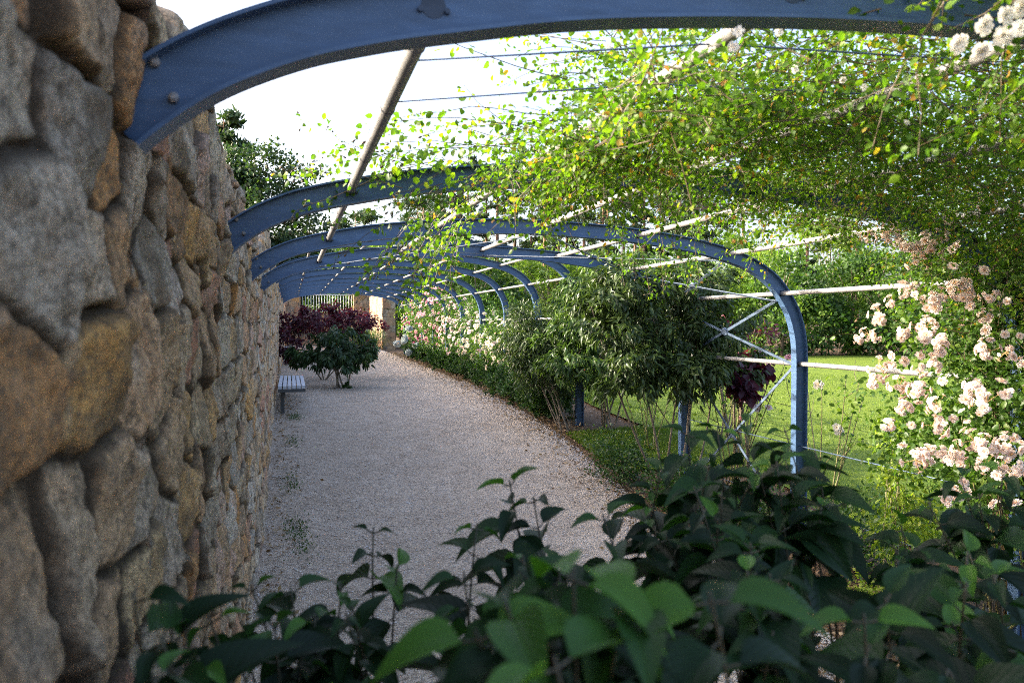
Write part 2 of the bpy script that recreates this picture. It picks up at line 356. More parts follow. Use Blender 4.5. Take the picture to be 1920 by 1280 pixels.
# fallen leaves along the path edge and in the beds
n = 14000
ly = 2.2 + 24 * RNG.random(n) ** 1.6; lx = path_right(ly) + RNG.normal(.02, .26, n)
e = 2600; lx[:e] = path_right(ly[:e]) + RNG.uniform(0, 1.3, e)
w0 = 900; ly[e:e + w0] = RNG.uniform(4, 16, w0); lx[e:e + w0] = -.17 + np.abs(RNG.normal(0, .12, w0))
P = np.stack([lx, ly, ground_z(lx, ly) + .034 + .01 * RNG.random(n)], -1); d = rdir(n); d[:, 2] *= .25
nn = rdir(n, 2.0); mb = MB(); L = RNG.uniform(.015, .05, n); leaves(mb, P, d, nn, L, L * .5, T_DIAMOND)
tag(mb.obj('fallen_leaves', M['litter']), 'brown dead leaves along the path edges', kind='stuff')
# moss tufts at the foot of the wall
mb = MB()
for (x, y, q) in ((.02, 6.2, 260), (.07, 5.75, 120), (.0, 7.4, 160), (.02, 9.0, 160), (.04, 10.6, 240), (.0, 16, 200)):
    p = np.stack([x + RNG.normal(0, .05, q), y + RNG.normal(0, .16, q), np.zeros(q)], -1); p[:, 2] = ground_z(p[:, 0], p[:, 1]) + .025
    d = rdir(q, .7); leaves(mb, p, d, rdir(q, 1), .018, .012, T_DIAMOND)
tag(mb.obj('moss', M['box']), 'small dark moss patches on the gravel by the wall', kind='stuff')

# ------------------------------------------------------------------ rubble masonry
def masonry(s, z, seed, row=.2, length=.32, warp=.035):
    """per point of the (s,z) plane: distance to the joint, stone id (0..1), stone offset and tilt"""
    rng = np.random.default_rng(seed)
    s = np.asarray(s, float); z = np.asarray(z, float)
    ws = s + warp * fbm(s * 5, z * 5, seed, 3); wz = z + warp * fbm(s * 5 + 31, z * 5 + 7, seed + 5, 3)
    zmin, zmax, smin, smax = z.min() - 1, z.max() + 1, s.min() - 1.5, s.max() + 1.5
    rows = [zmin]
    while rows[-1] < zmax: rows.append(rows[-1] + row * rng.uniform(.62, 1.42))
    rows = np.array(rows); nr = len(rows) - 1
    nmax = int((smax - smin) / (length * .5)) + 4
    ln = length * rng.uniform(.55, 1.65, (nr, nmax)); edge = smin - length * rng.random((nr, 1)) + np.cumsum(ln, 1)
    cen = edge - ln / 2
    zc = np.broadcast_to(((rows[:-1] + rows[1:]) / 2)[:, None], cen.shape) + rng.uniform(-.13, .13, cen.shape) * row
    ri = np.clip(np.searchsorted(rows, wz) - 1, 1, nr - 2)
    cs, cz, ci = [], [], []
    for dr in (-1, 0, 1):
        r = ri + dr
        k = np.zeros(r.shape, np.int64)
        for q in range(nr):
            msk = r == q
            if msk.any(): k[msk] = np.searchsorted(edge[q], ws[msk])
        for dk in (-1, 0, 1):
            kk = np.clip(k + dk, 0, nmax - 1); cs.append(cen[r, kk]); cz.append(zc[r, kk]); ci.append(r * nmax + kk)
    cs, cz, ci = np.array(cs), np.array(cz), np.array(ci)
    ax = .78
    dd = ((cs - ws) * ax) ** 2 + (cz - wz) ** 2
    b = dd.argmin(0); I = np.arange(dd.size // 9).reshape(b.shape)
    take = lambda A: np.take_along_axis(A, b[None], 0)[0]
    s0, z0, id0 = take(cs), take(cz), take(ci)
    D = np.full(s.shape, 9.)
    for q in range(9):
        ds, dz = (cs[q] - s0) * ax, cz[q] - z0; l = np.sqrt(ds * ds + dz * dz)
        t = (((s0 + cs[q]) / 2 - ws) * ax * ds + ((z0 + cz[q]) / 2 - wz) * dz) / np.maximum(l, 1e-6)
        D = np.where((l > 1e-5) & (ci[q] != id0), np.minimum(D, t), D)
    h1 = hash2(id0, id0 * 0, seed); h2 = hash2(id0, id0 * 0 + 1, seed); h3 = hash2(id0, id0 * 0 + 2, seed); h4 = hash2(id0, id0 * 0 + 3, seed)
    return np.maximum(D, 0), h1, h2, (h3 - .5) * (ws - s0) + (h4 - .5) * 1.3 * (wz - z0)
def relief(s, z, D, prot, tilt, seed, deep=.07, rnd=.05):
    D = np.maximum(D + .007 * fbm(s * 38, z * 38, seed + 9, 3) * np.clip(D / .006, 0, 1), 0); t = np.clip(D / rnd, 0, 1); pil = np.sqrt(np.maximum(1 - (1 - t) ** 2, 0))
    rough = .022 * fbm(s * 8, z * 8, seed + 40, 3) + .011 * fbm(s * 30, z * 30, seed + 60, 3) - .018 * np.abs(fbm(s * 7.5, z * 7.5, seed + 80, 3))
    return deep * pil * (.78 + .36 * prot) + (tilt * .26 + rough) * sstep(0, .6, t)

def wall_top(y):
    y = np.asarray(y, float)
    a = np.where(y < 7.55, .63, .98)
    i = np.floor(y / .33 + .25 * np.sin(y * 2.1)); j = hash2(i, i * 0 + 4, 11); fr = (y / .33 + .25 * np.sin(y * 2.1)) - i
    return a + (j - .5) * .13 - .05 * np.abs(fr - .5) ** 3 * 8
ys = [-.8]
while ys[-1] < 36.5: ys.append(ys[-1] + .0042 * max(.9, ys[-1]) ** 1.16)
ys = np.array(ys); NR = 430; v = np.linspace(0, 1, NR)
zt = wall_top(ys); zb = -1.85
Zg = zb + (zt[None] - zb) * v[:, None]; Yg = np.repeat(ys[None], NR, 0)
D, h1, h2, tilt = masonry(Yg, Zg, 3, .152, .205, .02)
dtop = (zt[None] - Zg); D2 = np.minimum(D, dtop * .8 + .004)
hx = relief(Yg, Zg, D2, h2, tilt, 3, .042, .019)
Xg = -.254 + hx + .02 * fbm(Yg * .6, Zg * .6, 2)
J = 1 - np.clip(D / .021, 0, 1)
nT = 14; kx = np.linspace(0, 1, nT)[1:]
Xt = Xg[-1][None] - kx[:, None] * .62; Yt = np.repeat(ys[None], nT - 1, 0)
Zt = zt[None] + .035 * np.sin(np.clip(kx * 2.2, 0, 1) * math.pi / 2)[:, None] + .03 * fbm(Yt * 5, Xt * 5, 77) * np.minimum(1, kx * 4)[:, None]
Xb = np.repeat(Xt[-1][None], 3, 0); Yb = np.repeat(ys[None], 3, 0); Zb = Zt[-1][None] * np.array([.66, .33, 0])[:, None] + zb * np.array([.34, .67, 1])[:, None]
V = np.stack([np.concatenate([Xg, Xt, Xb]), np.concatenate([Yg, Yt, Yb]), np.concatenate([Zg, Zt, Zb])], -1)
ex = nT - 1 + 3
rn = np.concatenate([h1, np.repeat(h1[-1:], ex, 0)]); jn = np.concatenate([J, np.zeros((ex, len(ys)))])
fw = grid_faces(NR + ex, len(ys))
mb = MB().add(V, [fw[:, ::1]], rnd=rn.ravel(), joint=jn.ravel())
tag(mb.obj('stone_wall', M['stone']), 'tall rough granite rubble wall running along the left of the gravel path', 'wall')

def stone_block(name, x0, x1, y0, y1, z0, z1, seed, label, res=.035, row=.24, length=.36, cap=False, deep=.035):
    mb = MB()
    def face(o, du, dn, w, h, sd):
        nu, nv = max(4, int(w / res)), max(4, int(h / res)); u = np.linspace(0, w, nu); vv = np.linspace(0, h, nv)
        U, Vv = np.meshgrid(u, vv); Dd, a, b, t = masonry(U, Vv, sd, row, length, .02)
        Dd = np.minimum(Dd, np.minimum(np.minimum(U, w - U), h - Vv) + .004)
        H = relief(U, Vv, Dd, b, t * .5, sd, deep, .025) * .8
        p = np.asarray(o)[None, None] + U[..., None] * np.asarray(du) + Vv[..., None] * np.array([0, 0, 1.]) + H[..., None] * np.asarray(dn)
        mb.add(p, [grid_faces(nv, nu)], rnd=a.ravel(), joint=(1 - np.clip(Dd / .012, 0, 1)).ravel())
    face((x0, y0, z0), (1, 0, 0), (0, -1, 0), x1 - x0, z1 - z0, seed); face((x1, y0, z0), (0, 1, 0), (1, 0, 0), y1 - y0, z1 - z0, seed + 1)
    face((x1, y1, z0), (-1, 0, 0), (0, 1, 0), x1 - x0, z1 - z0, seed + 2); face((x0, y1, z0), (0, -1, 0), (-1, 0, 0), y1 - y0, z1 - z0, seed + 3)
    box(mb, ((x0 + x1) / 2, (y0 + y1) / 2, z1 - .01), (x1 - x0 + .03, y1 - y0 + .03, .05), rnd=.4)
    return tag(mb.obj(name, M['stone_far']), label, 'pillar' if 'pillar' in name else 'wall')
gz = -.97
stone_block('stone_wall', 3.29, 3.76, 29.7, 34.6, gz - .2, 1.16, 21, 'thick free standing stone wall at the path end with a sunlit left face', row=.25, length=.36)
stone_block('stone_pillar', 2.74, 3.42, 36.0, 36.6, gz - .2, 1.5, 31, 'reddish stone gate pillar right of the steel railing', row=.22)
stone_block('stone_pillar', -.34, .40, 36.0, 36.6, gz - .2, 1.42, 41, 'reddish stone gate pillar left of the steel railing, close to the long wall', row=.22)
stone_block('stone_wall', .44, 2.72, 36.1, 36.5, gz - .2, .44, 51, 'low stone wall under the steel railing at the path end', row=.22)
t = thing('railing', 'pale vertical bar steel railing between two stone pillars at the path end', 'railing', (1.57, 36.3, .48))
for z in (1.29, .56):
    mb = MB(); tube(mb, [(.42 - 1.57, 0, z - .48), (2.73 - 1.57, 0, z - .48)], .024, 6); mb.obj('rail', M['rail'], t)
for i, x in enumerate(np.linspace(.52, 2.63, 19)):
    mb = MB(); tube(mb, [(x - 1.57, 0, -.02), (x - 1.57, 0, .81)], .013, 5); mb.obj('bar', M['rail'], t)

# ------------------------------------------------------------------ pergolas
PROF = np.array([(-.58, -.06), (-.42, .17), (-.34, .26), (-.24, .358), (-.14, .43), (-.02, .487), (.09, .522), (.22, .553), (.5, .606), (.9, .648), (1.3, .668), (1.62, .668), (2.1, .645), (2.45, .61),
                 (2.7, .572), (2.94, .517), (3.12, .452), (3.28, .355), (3.39, .24), (3.48, .09), (3.53, -.08), (3.545, -.27), (3.545, -.6), (3.545, -1.1), (3.545, -1.72)])
def catmull(P, n=6):
    P = np.vstack([2 * P[0] - P[1], P, 2 * P[-1] - P[-2]]); out = []
    for i in range(1, len(P) - 2):
        a, b, c, d = P[i - 1], P[i], P[i + 1], P[i + 2]
        for t in np.arange(n) / n:
            out.append(.5 * (2 * b + (c - a) * t + (2 * a - 5 * b + 4 * c - d) * t * t + (3 * b - a - 3 * c + d) * t ** 3))
    out.append(P[-2]); return np.array(out)
PF = catmull(PROF, 5)
def roof_z(x): return np.interp(x, PROF[:20, 0], PROF[:20, 1])
def arch_mesh():
    H, B, tf, tw = .095, .06, .0065, .006
    sec = np.array([(0, -B / 2), (0, B / 2), (-tf, B / 2), (-tf, tw / 2), (-H + tf, tw / 2), (-H + tf, B / 2), (-H, B / 2), (-H, -B / 2), (-H + tf, -B / 2), (-H + tf, -tw / 2), (-tf, -tw / 2), (-tf, -B / 2)])
    t = unit(np.gradient(PF, axis=0)); nrm = np.stack([-t[:, 1], t[:, 0]], -1)     # outward
    mb = MB(); k = len(sec); n = len(PF)
    V = np.zeros((n, k, 3)); V[..., 0] = PF[:, None, 0] + sec[None, :, 0] * nrm[:, None, 0]; V[..., 2] = PF[:, None, 1] + sec[None, :, 0] * nrm[:, None, 1]; V[..., 1] = sec[None, :, 1]
    i = np.arange(n - 1)[:, None] * k; j = np.arange(k)[None]; q = (j + 1) % k
    mb.add(V.reshape(-1, 3), [np.stack([i + j, i + q, i + k + q, i + k + j], -1).reshape(-1, 4)])
    for fr in (.16, .5, .82):                                                    # bolted splice plates on the web
        a = int(fr * n); 
    return mb.mesh('arch', True, 35)
ARCH = arch_mesh(); ARCH.materials.append(M['steel'])
TUBES = [(.225, .512), (.89, .607), (1.58, .632), (2.25, .592), (2.925, .485), (3.35, .215), (3.497, -.285)]
mb = MB(); box(mb, (0, .012, 0), (.034, .03, .04)); tube(mb, [(0, -.004, 0), (0, .062, 0)], .0205, 12)
for sx in (-1, 1): tube(mb, [(sx * .022, -.010, -.008), (sx * .022, -.002, -.008)], .005, 6)
BRK = mb.mesh('bracket', True, 35); BRK.materials.append(M['dark_steel'])
AY = [1.285, 3.12, 4.92, 6.64]; BY = [9.41 + 1.755 * i for i in range(10)]; BZ = .36
def pergola(ylist, dz, label):
    t = thing('pergola', label, 'pergola', (3.5, ylist[0], -1.6 + dz))
    off = np.array([3.5, ylist[0], -1.6 + dz])
    for y in ylist:
        a = link('arch', ARCH, None, t); a.location = np.array([0, y, dz]) - off
        for x, z in TUBES:
            b = link('bracket', BRK, None, a); b.location = (x, 0, z)
        for x, z in ((-.165, .335), (-.19, .385)):
            b = link('bolt', BLT, None, a); b.location = (x, -.003, z)
    for i, (x, z) in enumerate(TUBES):
        mb = MB(); p = [(x, ylist[0], z + dz), (x, ylist[-1], z + dz)]; tube(mb, np.array(p) - off, .0165, 12)
        yy = ylist[0] + .16
        for ya, yb in zip(ylist[:-1], ylist[1:]):
            for fr in (.1, .34, .66, .9):
                c = np.array([x, ya + (yb - ya) * fr, z + dz]) - off
                tube(mb, [c - [0, .004, 0], c + [0, .004, 0]], .0185, 12)
        mb.obj('purlin', M['tube'], t, True, 40)
    return t, off
mb = MB(); tube(mb, [(0, 0, 0), (0, -.008, 0), (0, -.011, 0)], [.008, .008, .004], 6); BLT = mb.mesh('bolt', True, 35); BLT.materials.append(M['tube'])
pa, offa = pergola(AY, 0, 'near blue steel pergola of four arches springing from the stone wall, carrying climbing roses')
pb, offb = pergola(BY, BZ, 'far blue steel pergola of ten arches between the dark shrubs and the stone gate')
def bar(p, q, w=.02, th=.005, off=offa, parent=pa, name='brace', mat='bar', nrm=(0, 0, 1)):
    p, q = np.array(p), np.array(q); d = unit(q - p); s = unit(np.cross(d, nrm)); n = np.cross(s, d)
    mb = MB(); box(mb, (p + q) / 2 - off, (np.linalg.norm(q - p), w, th), np.stack([d, s, n])); mb.obj(name, M[mat], parent, False)
PAN = [(.225, .475), (1.58, .595), (2.925, .45), (3.33, .17), (3.485, -.29), (3.485, -1.5)]
for i, ((xa, za), (xb, zb_)) in enumerate(zip(PAN[:-1], PAN[1:])):
    nr = (-(zb_ - za), 0, xb - xa)
    e = .012 * np.array(unit(nr))
    bar((xa, AY[2] + .03, za), (xb, AY[3] - .03, zb_), nrm=nr)
    bar(np.array((xb, AY[2] + .03, zb_)) - e, np.array((xa, AY[3] - .03, za)) - e, nrm=nr)
    mb = MB(); c = (np.array((xa, 0, za)) + (xb, 0, zb_)) / 2; c[1] = (AY[2] + AY[3]) / 2
    tube(mb, [c - offa - .012 * unit(nr), c - offa + .006 * unit(nr)], .035, 12); mb.obj('brace_disc', M['bar'], pa, True, 40)
def wire(pts, r=.0022):
    mb = MB(); tube(mb, np.array(pts) - offa, r, 6); mb.obj('wire', M['wire'], pa)
for y in (1.56, 1.86, 2.3, 2.75):
    wire([(x, y, z) for x, z in TUBES[(0 if y < 2 else 1):6]])
wire([(3.497, AY[0], -.87), (3.497, AY[3], -.87)], .004); wire([(3.497, AY[0], -1.3), (3.497, AY[3], -1.3)], .003)

# ------------------------------------------------------------------ flowers
def rosette(mb, c, axis, R, rings=4, rnd0=0., seed=0):
    rng = np.random.default_rng(seed); axis = unit(axis); s = unit(np.cross(axis, [.31, .2, .93])); u = np.cross(axis, s)
    for k in range(rings):
        f = (k + 1) / rings; n = [3, 5, 6, 7, 8][k]; tilt = .15 + 1.15 * f
        for j in range(n):
            a = j * 2 * math.pi / n + k * .6 + rng.normal(0, .12)
            rd = math.cos(a) * s + math.sin(a) * u; sd = np.cross(axis, rd); r = R * (.45 + .55 * f) * rng.uniform(.88, 1.1)
            dirn = math.sin(tilt) * rd + math.cos(tilt) * axis; w = r * (.58 if k < 2 else .44)
            b = np.asarray(c) + rd * R * .06 * k
            m_ = b + dirn * r * .55; e = b + dirn * r * .95 + rd * r * .12 * f - axis * r * .1 * f
            v = [b - sd * w * .35, b + sd * w * .35, m_ - sd * w, m_ + rd * r * -.06, m_ + sd * w, e - sd * w * .7, e, e + sd * w * .7]
            rr = np.clip(rnd0 + .1 + .75 * f + rng.normal(0, .1), 0, 1)
            mb.add(np.array(v), [np.array([[0, 3, 2, 2], [0, 1, 3, 3], [1, 4, 3, 3]])[:, :3], np.array([[2, 3, 6, 5], [3, 4, 7, 6]])], rnd=np.array([rr * .7] * 2 + [rr] * 6))
def bloom_mesh(name, mat, R, rings=3, seed=0):
    mb = MB(); rosette(mb, (0, 0, 0), (0, 0, 1), R, rings, 0., seed); me = mb.mesh(name); me.materials.append(M[mat]); return me
def cluster_mesh(name, mat, seed, n=9, spread=.07, R=.025):
    rng = np.random.default_rng(seed); mb = MB()
    for i in range(n):
        d = unit(rng.normal(size=3) * [1, 1, .7] + [0, 0, 1.0]); p = d * spread * rng.uniform(.5, 1); rosette(mb, p, d, R * rng.uniform(.75, 1.2), 3, rng.uniform(-.15, .1), seed * 50 + i); tube(mb, [(0, 0, 0), p * .5, p], .0016, 3, False, rnd=.1)
    me = mb.mesh(name); me.materials.append(M[mat]); return me
def orient(o, axis, spin=0.0, s=1.0):
    q = Vector([float(k) for k in axis]).to_track_quat('Z', 'Y'); m = q.to_matrix().to_4x4() @ Matrix.Rotation(spin, 4, 'Z')
    o.rotation_euler = m.to_euler(); o.scale = (s, s, s)
def put(name, me, parent, p, axis, s=1.0):
    o = link(name, me, None, parent); o.location = [float(k) for k in (np.asarray(p) - np.array(parent.location))]; orient(o, axis, RNG.random() * 6.28, s); return o

# ------------------------------------------------------------------ climbing roses
def strands(lm, sm, starts, dirs, lens, spacing=.014, lsize=(.018, .032), droop=.5, tm=T_ROSE, wid=.75, wander=.35, buds=False):
    """leafy shoots: a wandering stem with leaflets in loose sprays along it"""
    for p0, d0, Ln in zip(starts, dirs, lens):
        k = max(4, int(Ln / .07)); p = [np.array(p0, float)]; d = unit(d0)
        for i in range(k):
            d = unit(d + RNG.normal(0, wander, 3) * .5 + np.array([0, 0, -droop * .07 * i / k * 4])); p.append(p[-1] + d * Ln / k)
        p = np.array(p); tube(sm, p, np.linspace(.0021, .0009, len(p)), 3, False)
        if buds:
            for q in range(4):
                a = p[-1 - q // 2]; e = a + unit(p[-1] - p[-2]) * .02 + RNG.normal(0, .018, 3); f = unit(e - a)
                tube(sm, [a, e], .0008, 3, False); tube(sm, [e - f * .001, e + f * .004, e + f * .009, e + f * .014], [.001, .0036, .0036, .0008], 6)
        n = int(Ln / spacing); t = RNG.random(n) * (len(p) - 1); i = np.minimum(t.astype(int), len(p) - 2); fr = (t - i)[:, None]
        pos = p[i] * (1 - fr) + p[i + 1] * fr; tang = unit(p[i + 1] - p[i])
        side = unit(np.cross(tang, [0, 0, 1]) + 1e-4) * RNG.choice([-1, 1], n)[:, None]
        dl = unit(tang * .5 + side + RNG.normal(0, .5, (n, 3)) + [0, 0, -.2]); pos = pos + dl * RNG.uniform(.004, .055, n)[:, None]
        L = RNG.uniform(*lsize, n); dd = unit(dl + RNG.normal(0, .5, (n, 3)) - [0, 0, .25])
        leaves(lm, pos, dd, rdir(n, 1.1), L, L * wid, tm, np.clip(RNG.normal(.45, .25, n) + RNG.normal(0, .12), 0, 1))
rose = thing('climbing_rose', 'leafy climbing rose with cream blooms spread over the roof of the near pergola', 'rose', (3.45, 2.6, -1.6))
off = np.array(rose.location)
lm, sm = MB(), MB()
def canopy_ok(x, y):
    z_left = np.interp(y, [.95, 1.3, 1.8, 2.2, 2.8, 3.4, 4.0, 4.5, 4.8], [1.2, 1.25, 1.12, .86, .78, .92, 1.05, 1.25, 1.6])
    right = np.where(y > 3.35, 2.75 - .35 * np.clip((y - 3.3), 0, 2), 3.5)
    return (x > z_left) & (x < right) & (y < np.interp(x, [.5, 1.0, 1.3, 1.6, 2.3], [2.45, 2.5, 2.65, 2.95, 3.35]))
st, ds, ln = [], [], []
while len(st) < 1750:
    x = RNG.uniform(.5, 3.5); y = RNG.uniform(.95, 4.0)
    if not canopy_ok(x, y): continue
    if y < 1.75 and x < 1.6 and RNG.random() < .6: continue
    if x > 2.0 and RNG.random() < .12: continue
    if y > 4.0 and RNG.random() < .35: continue
    st.append((x, y, roof_z(x) + RNG.uniform(-.14, .24))); d = np.array([RNG.normal(-.25, .8), RNG.normal(0, .8), RNG.normal(.05, .3)]); ds.append(d); ln.append(RNG.uniform(.3, .62) if y > 2.0 else RNG.uniform(.18, .36))
for q in range(120): st.append((RNG.uniform(.70, .93), RNG.uniform(1.5, 3.0), RNG.uniform(.46, .58))); ds.append(RNG.normal(0, 1, 3) * [.5, 1, .3]); ln.append(RNG.uniform(.12, .26))
for q in range(130): st.append((RNG.uniform(.86, 1.15), RNG.uniform(1.85, 3.0), .6 + RNG.uniform(-.14, .0))); ds.append(RNG.normal(0, 1, 3) * [.6, 1, .35]); ln.append(RNG.uniform(.16, .34))
for q in range(120): st.append((RNG.uniform(1.0, 1.9), RNG.uniform(.9, 1.25), roof_z(1.5) + RNG.uniform(-.12, .12))); ds.append(RNG.normal(0, .7, 3)); ln.append(RNG.uniform(.2, .4))
strands(lm, sm, np.array(st) - off, ds, ln, .0090, (.012, .0235), .4)
# trailing shoots reaching left over the first purlin, and hanging ends
ex = [((.75, 2.15, .62), (-1, .05, .02), .62), ((.7, 2.2, .62), (-1, .0, .12), .5), ((.72, 2.25, .6), (-1, .15, -.1), .45), 
      ((.95, 2.95, .64), (-1, .0, -.06), .9), ((.9, 3.0, .64), (-1, -.05, .03), .85), ((.85, 3.05, .62), (-1, .05, -.12), .8), ((.8, 2.9, .62), (-1, .12, .0), .75), ((.6, 3.0, .58), (-1, .1, -.05), .6), ((.5, 3.05, .55), (-1, .0, -.2), .5), ((.45, 3.0, .56), (-.9, .1, .2), .45),
      ((.7, 3.1, .55), (-.7, .2, -.5), .5), ((.55, 3.05, .5), (-.6, .3, -.7), .4), ((.8, 3.6, .6), (-.6, .5, -.4), .5), ((.95, 3.7, .6), (-.7, .2, -.35), .6), ((.75, 3.75, .5), (-.3, .2, -.8), .45), ((.7, 3.9, .42), (-.2, .2, -1), .35), ((.62, 3.7, .5), (-.4, .1, -.7), .4), ((.85, 4.0, .5), (-.2, .3, -.9), .35),
      
      ((1.9, 4.4, .55), (.1, .3, -.8), .35), ((2.2, 4.5, .52), (.2, .2, -.9), .35), ((2.45, 4.6, .5), (.1, .3, -.8), .3), ((2.1, 4.7, .58), (.3, .2, -.5), .4), ((2.4, 4.75, .55), (.4, .1, -.4), .4)]
S0 = []; D0 = []; L0 = []
for p, d, l in ex:
    for q in range(2): S0.append(np.array(p) + RNG.normal(0, .03, 3)); D0.append(np.array(d) + RNG.normal(0, .1, 3)); L0.append(l * RNG.uniform(.8, 1.1))
strands(lm, sm, np.array(S0) - off, D0, L0, .0115, (.018, .030), .45, wander=.22, buds=True)
# hanging fringe of the canopy's near edge
S0 = []; D0 = []
for i in range(70):
    x = RNG.uniform(1.0, 2.5); y = np.interp(x, [1, 1.6, 2.5], [2.6, 3.0, 3.5]) + RNG.normal(0, .1); S0.append((x, y, roof_z(x) - .02)); D0.append((RNG.normal(0, .4), RNG.normal(0, .4), -1))
strands(lm, sm, np.array(S0) - off, D0, RNG.uniform(.12, .3, 70), .012, (.016, .028), .3)
for i in range(26):                                                             # old woody canes across the wires
    y = RNG.uniform(1.4, 4.3); x0 = 3.48; pts = [np.array([3.5, 3.2 + RNG.normal(0, .06), z]) for z in (-1.6, -.8, -.1)]
    pts += [np.array([x, 3.2 + (y - 3.2) * f + RNG.normal(0, .04), roof_z(x) + RNG.uniform(-.02, .06)]) for x, f in ((3.3, .25), (2.9, .6), (2.4, .9), (1.9, 1.), (1.4, 1.02))]
    tube(sm, np.array(pts) - off, np.linspace(.0045, .0018, len(pts)), 5)
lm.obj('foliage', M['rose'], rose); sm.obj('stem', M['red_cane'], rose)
cm = [bloom_mesh('flower', 'white', .021, 5, s) for s in (1, 2)]; sc = [bloom_mesh('flower', 'white', .014, 3, s) for s in (3, 4)]
for (x, y, d, big) in ((1797, 82, 1.32, 1), (1838, 95, 1.3, 1), (1845, 48, 1.34, 1), (1885, 30, 1.35, 1), (1880, 68, 1.36, 1), (1912, 55, 1.34, 1), (1915, 15, 1.35, 1), (1375, 88, 1.36, 0), (1385, 60, 1.36, 0), (1200, 213, 2.2, 0), (1277, 222, 2.3, 0), (1335, 95, 1.7, 0),
                       (1580, 150, 2.0, 0), (1620, 165, 2.0, 0), (1490, 130, 1.9, 0), (1010, 170, 2.0, 0), (1140, 85, 1.8, 0), (1550, 220, 2.2, 0), (1700, 230, 2.1, 0), (1460, 60, 1.7, 0), (1350, 20, 1.6, 0), (1400, 10, 1.6, 0)):
    put('flower', (cm if big else sc)[RNG.integers(2)], rose, at(x, y, d), (-.35 + RNG.normal(0, .2), -.8, -.3 + RNG.normal(0, .3)), .62)

def rose_bush(label, c, rad, nleaf, lmat, flowers, name='climbing_rose', group=None, lsize=(.03, .05), canes=9, base=None, tm=T_ROSE, cmat='cane', shell=.45, clump=.16):
    """bushy climber: centre c, radii rad; flowers = [(mesh list, count, part name)]"""
    c = np.array(c, float); rad = np.array(rad, float); b = np.array(base if base is not None else (c[0], c[1], 0)); b[2] = ground_z(b[0], b[1])
    t = thing(name, label, 'rose', b, group)
    lm, sm = MB(), MB(); nc = max(6, nleaf // 55)
    cc = rdir(nc) * (RNG.random((nc, 1)) ** shell); cc = c + cc * rad * (1 + .18 * RNG.normal(size=(nc, 1)))
    cc[:, 2] = np.maximum(cc[:, 2], ground_z(cc[:, 0], cc[:, 1]) + .08)
    idx = RNG.integers(0, nc, nleaf); pos = cc[idx] + RNG.normal(0, clump * rad.min(), (nleaf, 3)); tone = RNG.normal(0, .14, nc)[idx]
    pos[:, 2] = np.maximum(pos[:, 2], ground_z(pos[:, 0], pos[:, 1]) + .03)
    out = unit((pos - c) / rad); L = RNG.uniform(*lsize, nleaf)
    leaves(lm, pos - b, out * .5 + rdir(nleaf) - [0, 0, .35], rdir(nleaf, .9) + out * .6, L, L * .68, tm, np.clip(RNG.normal(.45, .22, nleaf) + tone, 0, 1))
    for i in range(canes):
        e = cc[RNG.integers(nc)]; p0 = b + [RNG.normal(0, .07), RNG.normal(0, .07), -.02]; mid = (p0 + e) / 2 + RNG.normal(0, .12, 3); mid[2] = max(mid[2], p0[2] + .2)
        tube(sm, bez(p0 - b, mid - b, e - b, 8), np.linspace(.008, .002, 8), 5)
    lm.obj('foliage', M[lmat], t); sm.obj('stem', M[cmat], t)
    for meshes, cnt, pn in flowers:
        for i in range(cnt):
            d = rdir(1)[0]; d = unit(d + np.array([-.55, -.75, .15])); p = c + d * rad * RNG.uniform(.82, 1.12)
            p[2] = max(p[2], b[2] + .12)
            put(pn, meshes[RNG.integers(len(meshes))], t, p, unit(d + RNG.normal(0, .35, 3) + [0, 0, .3]), RNG.uniform(.75, 1.2))
    return t
# peach rose on the second post
pc = [cluster_mesh('flower_cluster', 'peach', s, RNG.integers(9, 15), .066, .0185) for s in range(1, 8)]
t = rose_bush('peach pink rambling rose in full bloom on the right hand posts, in warm sun', (3.62, 3.2, -.42), (.62, .75, .86), 19000, 'rose_dark', [], lsize=(.024, .045), canes=16, base=(3.55, 3.2, 0), shell=.5, clump=.14)
spots = [(1700, 470), (1720, 490), (1745, 460), (1690, 450), (1665, 435), (1640, 440), (1735, 505), (1850, 380), (1770, 425), (1690, 545), (1715, 540), (1672, 565), (1700, 575), (1730, 560), (1820, 555), (1850, 560), (1800, 545), (1870, 600), (1845, 595), (1640, 630), (1665, 635), (1620, 625), (1690, 630), (1700, 655),
         (1670, 665), (1690, 690), (1655, 700), (1640, 720), (1680, 720), (1720, 700), (1745, 700), (1700, 745), (1725, 740), (1780, 605), (1770, 630), (1790, 675), (1860, 650), (1885, 660), (1910, 655), (1870, 690), (1890, 690), (1915, 690), (1830, 740), (1845, 755), (1830, 725), (1720, 785), (1730, 800), (1700, 770), (1750, 810), (1675, 800),
         (1760, 850), (1735, 850), (1715, 860), (1820, 830), (1840, 825), (1860, 850), (1800, 840), (1880, 870), (1905, 880), (1850, 870), (1890, 840), (1910, 910), (1780, 930), (1800, 920), (1745, 900), (1790, 860), (1830, 890), (1760, 760), (1755, 660), (1735, 625), (1660, 590), (1770, 570), (1610, 635)]
for (x, y) in spots:
    if RNG.random() < .25: continue
    d = np.interp(x, [1600, 1700, 1920], [3.75, 3.45, 3.05]) + RNG.normal(0, .08); p = at(x + RNG.normal(0, 5), y + RNG.normal(0, 5), d)
    put('flower_cluster', pc[RNG.integers(7)], t, p, unit(np.array([-.5, -.7, .35]) + RNG.normal(0, .3, 3)), RNG.uniform(.5, .95))
ps = [bloom_mesh('flower', 'peach', .02, 4, 60 + s_) for s_ in range(3)]
